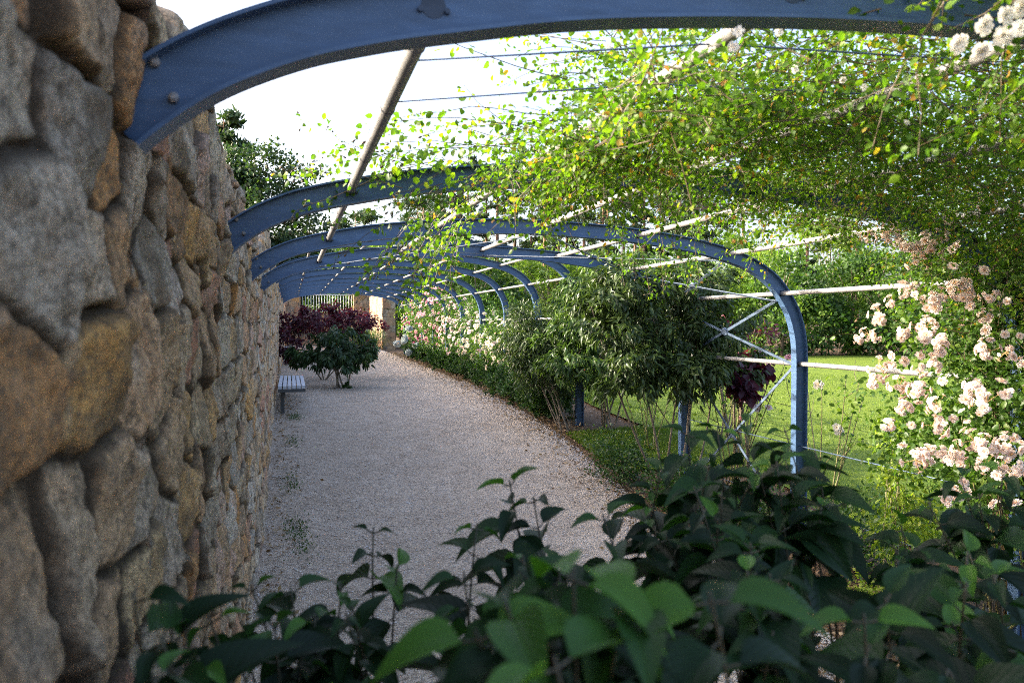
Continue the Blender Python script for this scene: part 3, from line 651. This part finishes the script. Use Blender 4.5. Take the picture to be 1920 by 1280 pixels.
for q in range(75):
    x = RNG.uniform(1615, 1925); y = RNG.uniform(430, 960)
    if x < 1690 and not 560 < y < 740: continue
    put('flower', ps[q % 3], t, at(x, y, np.interp(x, [1600, 1700, 1920], [3.7, 3.4, 3.0]) + RNG.normal(0, .08)), unit(np.array([-.5, -.7, .35]) + RNG.normal(0, .4, 3)), RNG.uniform(.6, 1.1))
# dense dark upper part of the climber behind the first arch
lm, sm = MB(), MB(); b = np.array(t.location)
S0 = []; D0 = []
for i in range(260):
    x = RNG.uniform(3.0, 3.75); y = RNG.uniform(2.0, 3.5); z = RNG.uniform(-.2, .55); S0.append((x, y, min(z, roof_z(min(x, 3.45)) + .25))); D0.append(RNG.normal(0, .6, 3) + [-.1, 0, -.1])
strands(lm, sm, np.array(S0) - b, D0, RNG.uniform(.2, .45, 420), .013, (.020, .034), .5)
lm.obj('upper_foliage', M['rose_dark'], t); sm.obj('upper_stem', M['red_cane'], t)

# roses along the far pergola
fl = {m: [bloom_mesh('flower', m, .036, 4, s) for s in (1, 2, 3)] for m in ('cream', 'pale_pink', 'pink', 'magenta', 'red', 'peach')}
G = 'roses climbing the posts of the far pergola'
rose_bush('white rose bush with pale blooms on the far pergola, nearest its dark shrub', (3.6, 13.2, -.45), (.42, .95, .62), 5200, 'rose_dark', [(fl['cream'], 90, 'flower'), (fl['pale_pink'], 10, 'flower')], group=G, lsize=(.035, .06))
rose_bush('white rose with many small cream blooms round the fourth far post', (3.62, 15.3, -.35), (.42, .95, .68), 5600, 'rose_dark', [(fl['cream'], 95, 'flower'), (fl['pale_pink'], 18, 'flower')], group=G, lsize=(.035, .06))
rose_bush('pale pink and white rose in the middle of the far rose row', (3.65, 17.4, -.2), (.45, 1.05, .75), 5600, 'rose_dark', [(fl['pale_pink'], 90, 'flower'), (fl['cream'], 35, 'flower')], group=G, lsize=(.035, .06))
rose_bush('bright pink rose climbing highest along the far arches', (3.55, 20.0, .1), (.5, 1.2, .85), 6000, 'rose_dark', [(fl['pink'], 95, 'flower'), (fl['pale_pink'], 15, 'flower')], group=G, lsize=(.035, .06))
rose_bush('magenta and pink rose near the far end of the pergola', (3.6, 22.8, -.1), (.45, 1.3, .85), 5600, 'rose_dark', [(fl['magenta'], 55, 'flower'), (fl['pink'], 40, 'flower')], group=G, lsize=(.04, .065))
rose_bush('pale rose on the last arches of the far pergola before the stone wall', (3.95, 25.2, .3), (.55, 1.3, .75), 5200, 'rose', [(fl['pale_pink'], 60, 'flower')], group=G, lsize=(.04, .065))

# ------------------------------------------------------------------ shrubs with a crown on several stems
def shrub(name, label, cat, base, stems, lobes, nleaf, mat, lsize, wid, tm=T_LANCE, droop=.6, group=None, smat='bark', srad=.012, clump=.16, twigs=True, spread=.08, shell=.4, up=.7):
    b = np.array([base[0], base[1], ground_z(base[0], base[1])]); t = thing(name, label, cat, b, group)
    lm, sm = MB(), MB(); C0 = np.array([l[0] for l in lobes], float); Rr = np.array([l[1] for l in lobes], float)
    wts = Rr.prod(1) ** .7; wts /= wts.sum()
    nc = max(10, nleaf // 45); w = RNG.choice(len(lobes), nc, p=wts)
    cc = C0[w] + rdir(nc) * Rr[w] * (RNG.random((nc, 1)) ** shell) * (1 + .2 * RNG.normal(size=(nc, 1)))
    idx = RNG.integers(0, nc, nleaf); cl = clump * Rr.min(); pos = cc[idx] + RNG.normal(0, cl, (nleaf, 3)); tone = RNG.normal(0, .16, nc)[idx]
    pos[:, 2] = np.maximum(pos[:, 2], ground_z(pos[:, 0], pos[:, 1]) + .03)
    out = unit(pos - C0[w][idx]); L = RNG.uniform(*lsize, nleaf)
    leaves(lm, pos - b, out * .7 + rdir(nleaf) * .7 - [0, 0, droop], rdir(nleaf) * .8 + out * .5 + [0, 0, up], L, L * wid, tm, np.clip(RNG.normal(.42, .2, nleaf) + tone, 0, 1))
    tops = C0[RNG.integers(0, len(lobes), stems)] + rdir(stems) * Rr.mean() * .35
    for e in tops:
        p0 = np.array([RNG.normal(0, spread), RNG.normal(0, spread), -.03]); e = e - b; mid = p0 * .4 + e * .6 + RNG.normal(0, .06, 3); mid[2] = e[2] * .45
        pts = bez(p0, mid, e, 9); tube(sm, pts, np.linspace(srad, srad * .4, 9), 6)
        if twigs:
            for q in range(5):
                s = pts[RNG.integers(4, 8)]; g = cc[RNG.integers(nc)] - b
                tube(sm, bez(s, (s + g) / 2 + [0, 0, .05], g, 5), np.linspace(srad * .4, srad * .12, 5), 4, False)
    lm.obj('crown', M[mat], t); sm.obj('stem', M[smat], t)
    return t
shrub('leafy_shrub', 'large dark green shrub with hanging narrow leaves on bare stems, inside the near pergola', 'shrub', (3.2, 6.35), 6,
      [((2.95, 6.35, .34), (.42, .42, .25)), ((3.4, 6.4, .24), (.45, .45, .28)), ((2.6, 6.4, .22), (.28, .35, .22)), ((2.72, 6.3, -.02), (.36, .42, .34)), ((3.3, 6.35, -.12), (.45, .45, .3)), ((3.72, 6.5, -.06), (.36, .4, .22)), ((2.85, 6.2, -.38), (.4, .42, .24)), ((3.3, 6.2, -.4), (.42, .42, .2)), ((3.8, 6.5, -.36), (.4, .4, .2))], 14500, 'dark', (.055, .095), .3, srad=.012, clump=.17)
shrub('leafy_shrub', 'bright green shrub with drooping pointed leaves just left of the large dark one', 'shrub', (3.65, 9.0), 7,
      [((3.35, 8.8, .42), (.42, .42, .34)), ((3.7, 8.9, .6), (.4, .4, .25)), ((3.55, 8.9, -.05), (.52, .5, .4)), ((3.1, 8.75, -.35), (.4, .42, .4)), ((3.9, 9.1, .38), (.5, .45, .3)), ((3.95, 9, -.25), (.5, .5, .45)), ((3.2, 8.7, .02), (.3, .35, .3)), ((3.6, 8.7, -.55), (.5, .45, .22))], 12500, 'lance', (.065, .115), .3, srad=.014, clump=.17)
shrub('dark_shrub', 'blackish green fine leaved shrub at the path edge where the hedge begins', 'shrub', (3.2, 9.0), 8,
      [((2.95, 9.6, -.25), (.36, .4, .42)), ((3.05, 9.5, -.5), (.42, .42, .4)), ((2.9, 9.7, -.05), (.28, .3, .3))], 9000, 'dark', (.045, .075), .28, smat='bark', srad=.009, clump=.22)
shrub('purple_shrub', 'burgundy leaved shrub hanging behind the large dark shrub by the fourth post', 'shrub', (4.1, 6.6), 4,
      [((3.95, 6.5, -.35), (.35, .3, .2)), ((3.85, 6.4, -.55), (.35, .3, .14))], 700, 'purple', (.07, .11), .6, T_ROSE, smat='bark', clump=.25)
shrub('purple_shrub', 'small burgundy rose shrub in bloom beyond the braced bay', 'shrub', (5.2, 8.8), 5, [((5.1, 8.8, -.05), (.5, .4, .22)), ((5.5, 8.9, -.2), (.5, .4, .2))], 900, 'purple', (.05, .08), .6, T_ROSE, clump=.3)
# trees on the gravel
shrub('small_tree', 'small purple leaved tree with a spreading crown on the gravel, behind the green one', 'tree', (.65, 15.5), 4,
      [((.55, 15.7, .05), (.85, .6, .22)), ((1.15, 15.6, .03), (.52, .5, .22)), ((.05, 15.5, -.2), (.4, .4, .18)), ((1.4, 15.4, -.48), (.3, .3, .1)), ((.05, 15.3, -.52), (.42, .4, .14)), ((.6, 15.6, .22), (.42, .4, .14)), ((1.3, 15.5, .1), (.3, .3, .14))], 5200, 'purple', (.05, .085), .6, T_ROSE, droop=.35, srad=.016, clump=.5, spread=.04)
shrub('small_tree', 'small dark green multi stemmed tree standing on the gravel before the purple one', 'tree', (.84, 13.9), 5,
      [((.7, 14, -.38), (.55, .5, .2)), ((.33, 13.9, -.55), (.4, .4, .18)), ((1.05, 14, -.5), (.42, .4, .2)), ((.7, 13.8, -.62), (.6, .5, .15)), ((.75, 14, -.2), (.42, .4, .16))], 5200, 'tree_dark', (.07, .12), .34, droop=.8, srad=.018, clump=.22, spread=.06)
shrub('seedling_tuft', 'small green tuft at the foot of the green gravel tree', 'plant', (.95, 13.8), 2, [((.95, 13.8, -1.04), (.1, .1, .06))], 220, 'box', (.03, .05), .5, T_DIAMOND, twigs=False, srad=.003)
# box hedge bushes along the path, nearest first
hy = [9.95, 10.6, 11.3, 12.1, 13.0, 14.0, 15.1, 16.2, 17.4, 18.7, 20.1, 21.6, 23.2]
for i, y in enumerate(hy):
    x = float(path_right(y)) + .30 + RNG.normal(0, .02); g_ = float(ground_z(x, y)); h = RNG.uniform(.21, .25); ry = .42 + .022 * (y - 9)
    lob = [((x, y, g_ + h), (.34, ry, h)), ((x + RNG.normal(0, .08), y + RNG.normal(0, .15), g_ + h * 1.35), (.24, ry * .6, h * .7))]
    shrub('box_bush', '%s low box bush of the clipped hedge, counted from the near end' % ORD[i], 'bush', (x, y), 4, lob, int(np.interp(y, [9, 20, 32], [8500, 6500, 4500])), 'box', (.025, .042) if y < 16 else (.035, .055), .6, T_DIAMOND, droop=-.2, group='low box bushes edging the path', clump=.13, srad=.005, shell=.22)
for (x, y, r, lab) in ((2.98, 6.9, .3, 'low leafy box bush under the stems of the large dark shrub'), (3.1, 6.0, .26, 'small box bush beside the path nearest the foreground leaves'), (3.35, 5.2, .26, 'low green bush at the foot of the third post'),
                       (3.55, 4.4, .28, 'low bright bush between the peach rose and the third post')):
    g_ = float(ground_z(x, y)); shrub('box_bush', lab, 'bush', (x, y), 3, [((x, y, g_ + r * .8), (r, r, r * .8))], 2200, 'box', (.025, .04), .6, T_DIAMOND, droop=-.2, clump=.24, srad=.005)
# young plants in the right-hand bed
shrub('young_shrub', 'yellow green young shrub with upright stems in front of the peach rose', 'shrub', (3.55, 3.95), 6, [((3.55, 4.0, -.95), (.22, .25, .3)), ((3.45, 3.9, -1.2), (.28, .3, .25)), ((3.6, 4.1, -.75), (.12, .14, .2))], 1300, 'lime', (.03, .05), .5, T_ROSE, smat='cane', srad=.006, clump=.4)
shrub('ground_cover_plant', 'low fresh green plant at the foot of the yellow green shrub', 'plant', (3.2, 3.7), 3, [((3.2, 3.7, -1.5), (.3, .3, .1))], 1500, 'lime', (.02, .035), .6, T_DIAMOND, smat='cane', srad=.003, clump=.5)
def bare_rose(label, base, canes, h, fl_spec, nleaf=260, lean=(0, 0)):
    b = np.array([base[0], base[1], ground_z(*base)]); t = thing('rose_bush', label, 'rose', b); lm, sm = MB(), MB(); tips = []
    for i in range(canes):
        e = np.array([RNG.normal(lean[0], .2), RNG.normal(lean[1], .2), h * RNG.uniform(.6, 1.05)]); mid = e * .5 + RNG.normal(0, .06, 3)
        pts = bez((RNG.normal(0, .04), RNG.normal(0, .04), -.02), mid, e, 8); tube(sm, pts, np.linspace(.008, .0025, 8), 5); tips.append(e)
        for q in range(3):
            s = pts[RNG.integers(3, 8)]; g = s + np.array([RNG.normal(0, .14), RNG.normal(0, .14), RNG.uniform(.08, .25)]); tube(sm, bez(s, (s + g) / 2 + RNG.normal(0, .03, 3), g, 5), np.linspace(.004, .0015, 5), 4); tips.append(g)
    tips = np.array(tips); idx = RNG.integers(0, len(tips), nleaf); pos = tips[idx] + RNG.normal(0, .07, (nleaf, 3)); L = RNG.uniform(.025, .05, nleaf)
    leaves(lm, pos, rdir(nleaf) - [0, 0, .4], rdir(nleaf, 1), L, L * .65, T_ROSE)
    lm.obj('foliage', M['rose_dark'], t); sm.obj('stem', M['cane'], t)
    for m_, n_ in fl_spec:
        for q in range(n_):
            p = b + tips[RNG.integers(len(tips))] + RNG.normal(0, .03, 3); put('flower', fl[m_][q % 3], t, p, unit(np.array([-.3, -.7, .5]) + RNG.normal(0, .2, 3)), RNG.uniform(.6, 1.0))
bare_rose('leggy rose with bare branching canes right of the third post', (4.0, 5.3), 7, 1.15, [('cream', 3)], 90)
bare_rose('thin rose with a few pink blooms beside the crossed braces', (4.0, 6.6), 8, 1.35, [('pink', 4), ('pale_pink', 3)], 330)
bare_rose('rose with mauve and pale blooms behind the third post', (4.7, 7.6), 9, 1.5, [('pale_pink', 9), ('pink', 6)], 620)
bare_rose('small red flowered rose beneath the bright green shrub', (3.55, 9.7), 6, .75, [('red', 6)], 420)
bare_rose('sparse rose beside the fourth near post with pink blooms low down', (3.7, 7.9), 6, 1.1, [('pink', 4)], 200)
shrub('hydrangea', 'pale blue white flowering bush at the far end of the hedge', 'bush', (3.35, 21.9), 3, [((3.35, 21.9, -.62), (.32, .32, .28))], 900, 'box', (.05, .07), .6, T_DIAMOND)
hy_ = bpy.data.objects['hydrangea']; hm = [cluster_mesh('flower_head', 'blue_white', 90 + s, 14, .11, .045) for s in range(2)]
for q in range(6): put('flower_head', hm[q % 2], hy_, np.array([3.25, 21.7, -.45]) + RNG.normal(0, 1, 3) * [.22, .15, .16], (-.3, -.8, .5))
shrub('grass_tuft', 'feathery green tuft against the lit face of the free standing wall', 'plant', (2.7, 29.2), 3, [((2.7, 29.2, -.65), (.5, .4, .3))], 1500, 'lance', (.2, .4), .05, T_BLADE, droop=-1.2, clump=.4, smat='cane', srad=.004)

# ------------------------------------------------------------------ benches
def bench(label, y0, y1, x1, zt_):
    c = np.array([(-.17 + x1) / 2, (y0 + y1) / 2, ground_z(.1, y0)]); t = thing('bench', label, 'bench', c, 'wall benches')
    mb = MB(); n = 6; w = (x1 + .17) / n
    for i in range(n):
        box(mb, np.array([-.17 + w * (i + .5), (y0 + y1) / 2, zt_ - .02]) - c, (w - .014, y1 - y0, .04))
    mb.obj('seat', M['slat'], t, False)
    for yy in (y0 + .03, y1 - .03):
        mb = MB(); box(mb, np.array([(-.17 + x1) / 2, yy, zt_ - .062]) - c, (x1 + .16, .05, .042)); mb.obj('crossbar', M['bench_leg'], t, False)
    for yy in (y0 + .18, y1 - .18):
        mb = MB(); h = zt_ - .084 - c[2] + .05; box(mb, np.array([-.11, yy, zt_ - .084 - h / 2]) - c, (.05, .05, h)); mb.obj('leg', M['bench_leg'], t, False)
    return t
bench('grey slatted bench fixed along the stone wall, the nearer one', 10.8, 13.0, .19, -.81)
bench('grey slatted bench farther along the wall behind the gravel trees', 20.0, 22.4, .10, -.60)

# ------------------------------------------------------------------ foreground shrubs with broad leaves
top_pts = [(150, 1200), (235, 1095), (300, 1110), (400, 1120), (460, 1085), (560, 1090), (620, 1030), (700, 985), (760, 1060), (820, 1060), (890, 960), (960, 895), (1010, 915), (1060, 960), (1130, 965), (1190, 960), (1235, 870), (1290, 800), (1400, 775), (1500, 790), (1560, 860), (1610, 930), (1660, 990), (1720, 940), (1800, 885), (1930, 870)]
tpx = np.array([p[0] for p in top_pts]); tpy = np.array([p[1] for p in top_pts])
def fore_shrub(label, base, shoots):
    b = np.array([base[0], base[1], -1.62]); t = thing('broadleaf_shrub', label, 'shrub', b, 'dark broad leaved shrubs in the foreground'); lm, sm = MB(), MB()
    for (x, y, d, n) in shoots:
        tip = at(x, y, d); 
        root = b + [RNG.normal(0, .12), RNG.normal(0, .12), 0]; mid = tip * .6 + root * .4; mid[:2] = tip[:2] * .7 + root[:2] * .3; mid += RNG.normal(0, .09, 3) * [1, 1, .3]
        mid[0] = max(mid[0], -.10)
        pts = bez(root, mid, tip, 22); tube(sm, pts - b, np.linspace(.0045, .0013, 22), 5)
        ang = RNG.random() * 3.14; Ls = np.linalg.norm(np.diff(pts, axis=0), axis=1).cumsum(); 
        for k in range(n):
            s = .010 + .040 * k * RNG.uniform(.9, 1.1); q = np.interp(Ls[-1] - s, np.r_[0, Ls], np.arange(22)); i = int(min(q, 20)); p = pts[i] + (pts[i + 1] - pts[i]) * (q - i); tg = unit(pts[i + 1] - pts[i])
            ang += 1.35 + RNG.normal(0, .25); a_ = unit(np.cross(tg, [math.cos(ang), math.sin(ang), .02])); 
            near = d < .6; size = (.042 + .075 * min(1, k / 3.0)) * RNG.uniform(.6, 1.2)
            for sg in (1, -1):
                dr = unit(a_ * sg + tg * (.55 - .10 * min(k, 5)) + RNG.normal(0, .3, 3) - [0, 0, RNG.uniform(0, .6)]); st_ = p + dr * .012
                if near: dr = unit(dr * [1, 1, .35]); st_ = p + dr * .012; size = max(size, .066)
                end = st_ + dr * size
                if end[0] < -.17 or np.linalg.norm(st_ + dr * size * .5) < .27: continue
                tube(sm, np.array([p, st_]) - b, .0012, 4, False)
                nrm = unit(tg + np.array([0, 0, .9]) + RNG.normal(0, .4, 3))
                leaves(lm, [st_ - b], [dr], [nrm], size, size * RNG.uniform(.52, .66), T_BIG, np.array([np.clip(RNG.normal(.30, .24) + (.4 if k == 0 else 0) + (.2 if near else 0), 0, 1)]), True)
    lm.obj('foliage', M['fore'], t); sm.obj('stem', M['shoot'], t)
def fill(x0, x1, n, d0, d1, gap=25, deep=330):
    out = []
    for i in range(n):
        x = RNG.uniform(x0, x1); y = np.interp(x, tpx, tpy) + gap + RNG.random() ** 1.1 * deep; f = (y - np.interp(x, tpx, tpy)) / 400
        out.append((x, min(y, 1330), d1 + (d0 - d1) * np.clip(f + RNG.normal(0, .15), 0, 1), RNG.integers(4, 7)))
    return out
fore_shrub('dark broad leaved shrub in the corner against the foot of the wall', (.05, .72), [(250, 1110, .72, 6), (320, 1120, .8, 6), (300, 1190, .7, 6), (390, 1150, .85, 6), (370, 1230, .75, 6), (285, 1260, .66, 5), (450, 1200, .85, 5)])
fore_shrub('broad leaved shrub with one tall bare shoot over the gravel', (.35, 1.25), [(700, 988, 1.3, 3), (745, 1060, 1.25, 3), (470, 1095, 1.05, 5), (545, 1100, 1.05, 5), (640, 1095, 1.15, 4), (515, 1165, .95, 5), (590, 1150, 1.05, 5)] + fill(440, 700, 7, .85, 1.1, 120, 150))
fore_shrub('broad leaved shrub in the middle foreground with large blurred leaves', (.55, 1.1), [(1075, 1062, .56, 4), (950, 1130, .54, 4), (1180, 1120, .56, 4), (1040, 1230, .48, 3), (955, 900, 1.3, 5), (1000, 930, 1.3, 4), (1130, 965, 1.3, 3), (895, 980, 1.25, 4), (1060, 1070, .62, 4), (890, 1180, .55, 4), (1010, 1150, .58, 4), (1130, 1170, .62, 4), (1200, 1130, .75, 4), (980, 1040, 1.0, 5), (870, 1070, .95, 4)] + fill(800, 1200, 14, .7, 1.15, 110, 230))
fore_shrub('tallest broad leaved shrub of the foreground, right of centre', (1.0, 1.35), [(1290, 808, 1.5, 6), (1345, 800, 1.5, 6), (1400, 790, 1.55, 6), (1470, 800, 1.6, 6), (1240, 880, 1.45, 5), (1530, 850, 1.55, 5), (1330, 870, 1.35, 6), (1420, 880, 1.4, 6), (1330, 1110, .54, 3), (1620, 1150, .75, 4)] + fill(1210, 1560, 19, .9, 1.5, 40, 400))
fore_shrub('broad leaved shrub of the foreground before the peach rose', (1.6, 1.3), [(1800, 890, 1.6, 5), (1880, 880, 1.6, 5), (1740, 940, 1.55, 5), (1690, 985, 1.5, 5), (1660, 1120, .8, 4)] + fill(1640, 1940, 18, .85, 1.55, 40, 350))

# ------------------------------------------------------------------ trees and shrubs beyond
def tree(name, label, cat, base, h, lobes_n, rad, nleaf, mat, group=None, lsize=(.12, .22), trunk_r=.14, low=.25, tm=T_DIAMOND, wid=.6, squash=1.0):
    b = np.array([base[0], base[1], ground_z(base[0], base[1])]); t = thing(name, label, cat, b, group); lm, sm = MB(), MB()
    ctr = []; 
    for i in range(lobes_n):
        f = RNG.random(); a = RNG.random() * 6.28; r = rad * (.25 + .6 * RNG.random() ** .6) * math.sin(math.pi * (.18 + .72 * f)); ctr.append((r * math.cos(a), r * math.sin(a), h * (low + (0.93 - low) * f)))
    ctr = np.array(ctr); lr = rad * RNG.uniform(.28, .48, lobes_n)
    sub = 14; idx = RNG.integers(0, lobes_n, lobes_n * sub); cc = ctr[idx] + rdir(len(idx)) * lr[idx][:, None] * (RNG.random((len(idx), 1)) ** .4) * [1, 1, .8 * squash]
    k = RNG.integers(0, len(cc), nleaf); pos = cc[k] + RNG.normal(0, .16 * rad * .55, (nleaf, 3)) * [1, 1, .8]; pos[:, 2] = np.clip(pos[:, 2], .05, h * 1.04)
    tone = RNG.normal(0, .18, len(cc))[k]; out = unit(pos - [0, 0, h * .5]); L = RNG.uniform(*lsize, nleaf)
    leaves(lm, pos, rdir(nleaf) + out * .4 - [0, 0, .2], rdir(nleaf) * .8 + out * .5 + [0, 0, .5], L, L * wid, tm, np.clip(RNG.normal(.45, .2, nleaf) + tone, 0, 1))
    tube(sm, [(0, 0, -.1), (RNG.normal(0, .05), RNG.normal(0, .05), h * .3), (RNG.normal(0, .12), RNG.normal(0, .12), h * .6), (RNG.normal(0, .15), RNG.normal(0, .15), h * .88)], [trunk_r, trunk_r * .8, trunk_r * .5, trunk_r * .15], 8)
    for c in ctr[:12]:
        s = np.array([0, 0, max(h * .12, c[2] * .6)]); tube(sm, bez(s, (s + c) / 2 + [0, 0, .15], c, 6), np.linspace(trunk_r * .4, trunk_r * .08, 6), 5)
    lm.obj('crown', M[mat], t); sm.obj('trunk', M['bark'], t)
def pine(label, base, h, group, crown=.5, rad=2.2, n=2600):
    b = np.array([base[0], base[1], ground_z(base[0], base[1])]); t = thing('pine_tree', label, 'pine', b, group); lm, sm = MB(), MB()
    lean = RNG.normal(0, .25, 2); tr = lambda f: np.array([lean[0] * f, lean[1] * f, h * f])
    tube(sm, [tr(f) - ([0, 0, .1] if f == 0 else [0, 0, 0]) for f in (0, .3, .6, .85, .98)], np.array([.2, .17, .13, .07, .02]) * h / 16, 8)
    nb = 26
    for i in range(nb):
        f = 1 - crown * (1 - (i / nb)) ** 1.0 - .02; a = RNG.random() * 6.28; r = rad * (.25 + .75 * math.sin(math.pi * min(1, (1 - f) / crown * .8 + .12))) * RNG.uniform(.5, 1.1)
        s = tr(f); e = s + [r * math.cos(a), r * math.sin(a), RNG.uniform(-.1, .5) * r * .5]; tube(sm, bez(s, (s + e) / 2 + [0, 0, .1], e, 5), np.linspace(.05, .012, 5), 4, False)
        m_ = n // nb; u = RNG.random((m_, 1)) ** .6; k = RNG.integers(0, 4, m_); offs = RNG.normal(0, 1, (4, 3)) * [.42, .42, .14] * r * .5
        pos = s + (e - s) * (.35 + .7 * u) + offs[k] + RNG.normal(0, .16, (m_, 3)) * [1, 1, .5]; L = RNG.uniform(.2, .42, m_)
        leaves(lm, pos, rdir(m_, .4), rdir(m_, .6), L, L * .36, T_NEEDLE, np.clip(RNG.normal(.42, .2, m_) + RNG.normal(0, .15), 0, 1))
    lm.obj('crown', M['needle'], t); sm.obj('trunk', M['pine_bark'], t)
def spot(px, d):                                       # ground position d metres out along the bearing of survey column px
    p = at(px, 607, d); return float(p[0]), float(p[1])
# behind the wall
x, y = spot(487, 40); tree('leafy_tree', 'dark broad tree rising behind the long wall on the left', 'tree', (x, y), 10.7, 40, 3.0, 30000, 'tree_dark', lsize=(.15, .27), trunk_r=.2, low=.2)
x, y = spot(432, 44); pine('tall pine beside the broad tree behind the long wall', (x, y), 12.6, None, .45, 1.5, 5200)
x, y = spot(680, 60); pine('lone dark pine above the far arches left of the pine wood', (x, y), 9.9, None, .6, 1.9, 5200)
# row of bushes and trees beyond the lawn and the gate, sorted left to right
row = []
for px in np.linspace(560, 720, 6): row.append((px + RNG.normal(0, 8), RNG.uniform(45, 54), RNG.uniform(3.8, 6.4), ('wood_light', 'wood', 'wood_dark')[RNG.integers(3)]))
for px in np.linspace(755, 1980, 20): row.append((px + RNG.normal(0, 14), RNG.uniform(37, 42), RNG.uniform(3.9, 5.5), ('wood_light', 'wood', 'wood_dark')[RNG.integers(3)]))
for px in np.linspace(790, 2000, 14): row.append((px + RNG.normal(0, 20), RNG.uniform(46, 56), RNG.uniform(6.2, 8.6) if px > 1330 else RNG.uniform(5.7, 6.3), ('wood_light', 'wood', 'wood_dark')[RNG.integers(3)]))
row.sort()
sh = {'wood_light': 'light green', 'wood': 'mid green', 'wood_dark': 'deep green'}
for i, (px, d, h, m_) in enumerate(row):
    x, y = spot(px, d); nm = 'leafy_tree' if h > 5.6 else 'garden_bush'
    where = 'beyond the railing' if px < 735 else ('beyond the lawn' if d < 44 else 'behind the bushes of the lawn')
    tree(nm, '%s %s %s, %s from the left' % (sh[m_], 'tree' if h > 5.6 else 'bush', where, ORD[i] if i < len(ORD) else 'number %d' % (i + 1)), 'tree' if h > 5.6 else 'bush', (x, y), h, 18, h * .36 if h > 5.6 else h * .46, 4200 if d < 44 else 3600, m_,
         'trees and bushes bordering the garden', lsize=(.14, .26) if d < 44 else (.17, .3), low=.08 if h < 5.6 else .2, trunk_r=.09)
prs = sorted([(px + RNG.normal(0, 9), RNG.uniform(72, 100), RNG.uniform(.92, 1.1)) for px in np.concatenate([np.linspace(770, 1330, 24), np.linspace(1400, 1900, 6)])])
for i, (px, d, k) in enumerate(prs):
    x, y = spot(px, d); pine('slim pine in the pine wood, %s from the left' % ORD[i], (x, y), (1.5 + 305 / F * d) * k * (1 if px > 860 else .86), 'pines of the wood behind the garden', .62, 2.7, 5200)
# far wood that closes the view
mb = MB(); n = 26000
px = RNG.uniform(500, 2050, n); d = RNG.uniform(102, 130, n); h = RNG.random(n) ** .8 * (8.5 + 3 * np.sin(px * .021) + 2.5 * np.sin(px * .063 + 1))
P = np.array([at(a, 607, b_) for a, b_ in zip(px, d)]); P[:, 2] = -1.5 + h
leaves(mb, P, rdir(n), rdir(n, .5), RNG.uniform(.5, 1.1, n), RNG.uniform(.35, .7, n), T_DIAMOND)
tag(mb.obj('far_woods', M['wood_dark']), 'dark mass of the far wood behind the pines', kind='stuff')

# ------------------------------------------------------------------ light, sky, camera
SUN_EL, SUN_AZ = R_(22), R_(24)                       # azimuth: degrees ahead of straight left
sv = Vector((-math.cos(SUN_AZ) * math.cos(SUN_EL), math.sin(SUN_AZ) * math.cos(SUN_EL), math.sin(SUN_EL)))
sd = bpy.data.lights.new('sun', 'SUN'); sd.energy = 2.5; sd.angle = R_(.5); sd.color = (1.0, .89, .72)
so = bpy.data.objects.new('sun', sd); C.objects.link(so); so.rotation_euler = (-sv).to_track_quat('-Z', 'Y').to_euler(); so.location = (-8, 6, 10)
W = bpy.data.worlds.new('World'); bpy.context.scene.world = W; W.use_nodes = True
nt = W.node_tree; bg = nt.nodes['Background']
sky = nt.nodes.new('ShaderNodeTexSky'); sky.sky_type = 'NISHITA'; sky.sun_disc = False; sky.sun_elevation = SUN_EL
sky.sun_rotation = R_(270 + 24); sky.air_density = .75; sky.dust_density = 6.0; sky.ozone_density = .6
nt.links.new(sky.outputs[0], bg.inputs[0]); bg.inputs[1].default_value = .15
sc = bpy.context.scene
cam = bpy.data.cameras.new('camera'); co = bpy.data.objects.new('camera', cam); C.objects.link(co); sc.camera = co
cam.sensor_width = 36; cam.lens = 36 * F / 1920; cam.clip_start = .02; cam.clip_end = 3000
m = Matrix(((RT[0], UP[0], -FW[0]), (RT[1], UP[1], -FW[1]), (RT[2], UP[2], -FW[2]))).to_4x4(); co.matrix_world = m
cam.dof.use_dof = True; cam.dof.focus_distance = 8.0; cam.dof.aperture_fstop = 5.8
vs = sc.view_settings; vs.view_transform = 'Standard'; vs.look = 'None'; vs.exposure = 2.55; vs.gamma = 1.0
sc.cycles.use_denoising = False; sc.cycles.use_adaptive_sampling = False; sc.cycles.sample_clamp_indirect = 1.6; sc.cycles.caustics_reflective = False; sc.cycles.caustics_refractive = False; sc.cycles.pixel_filter_type = 'BLACKMAN_HARRIS'; sc.cycles.filter_width = 1.0; sc.cycles.max_bounces = 6; sc.cycles.transparent_max_bounces = 4
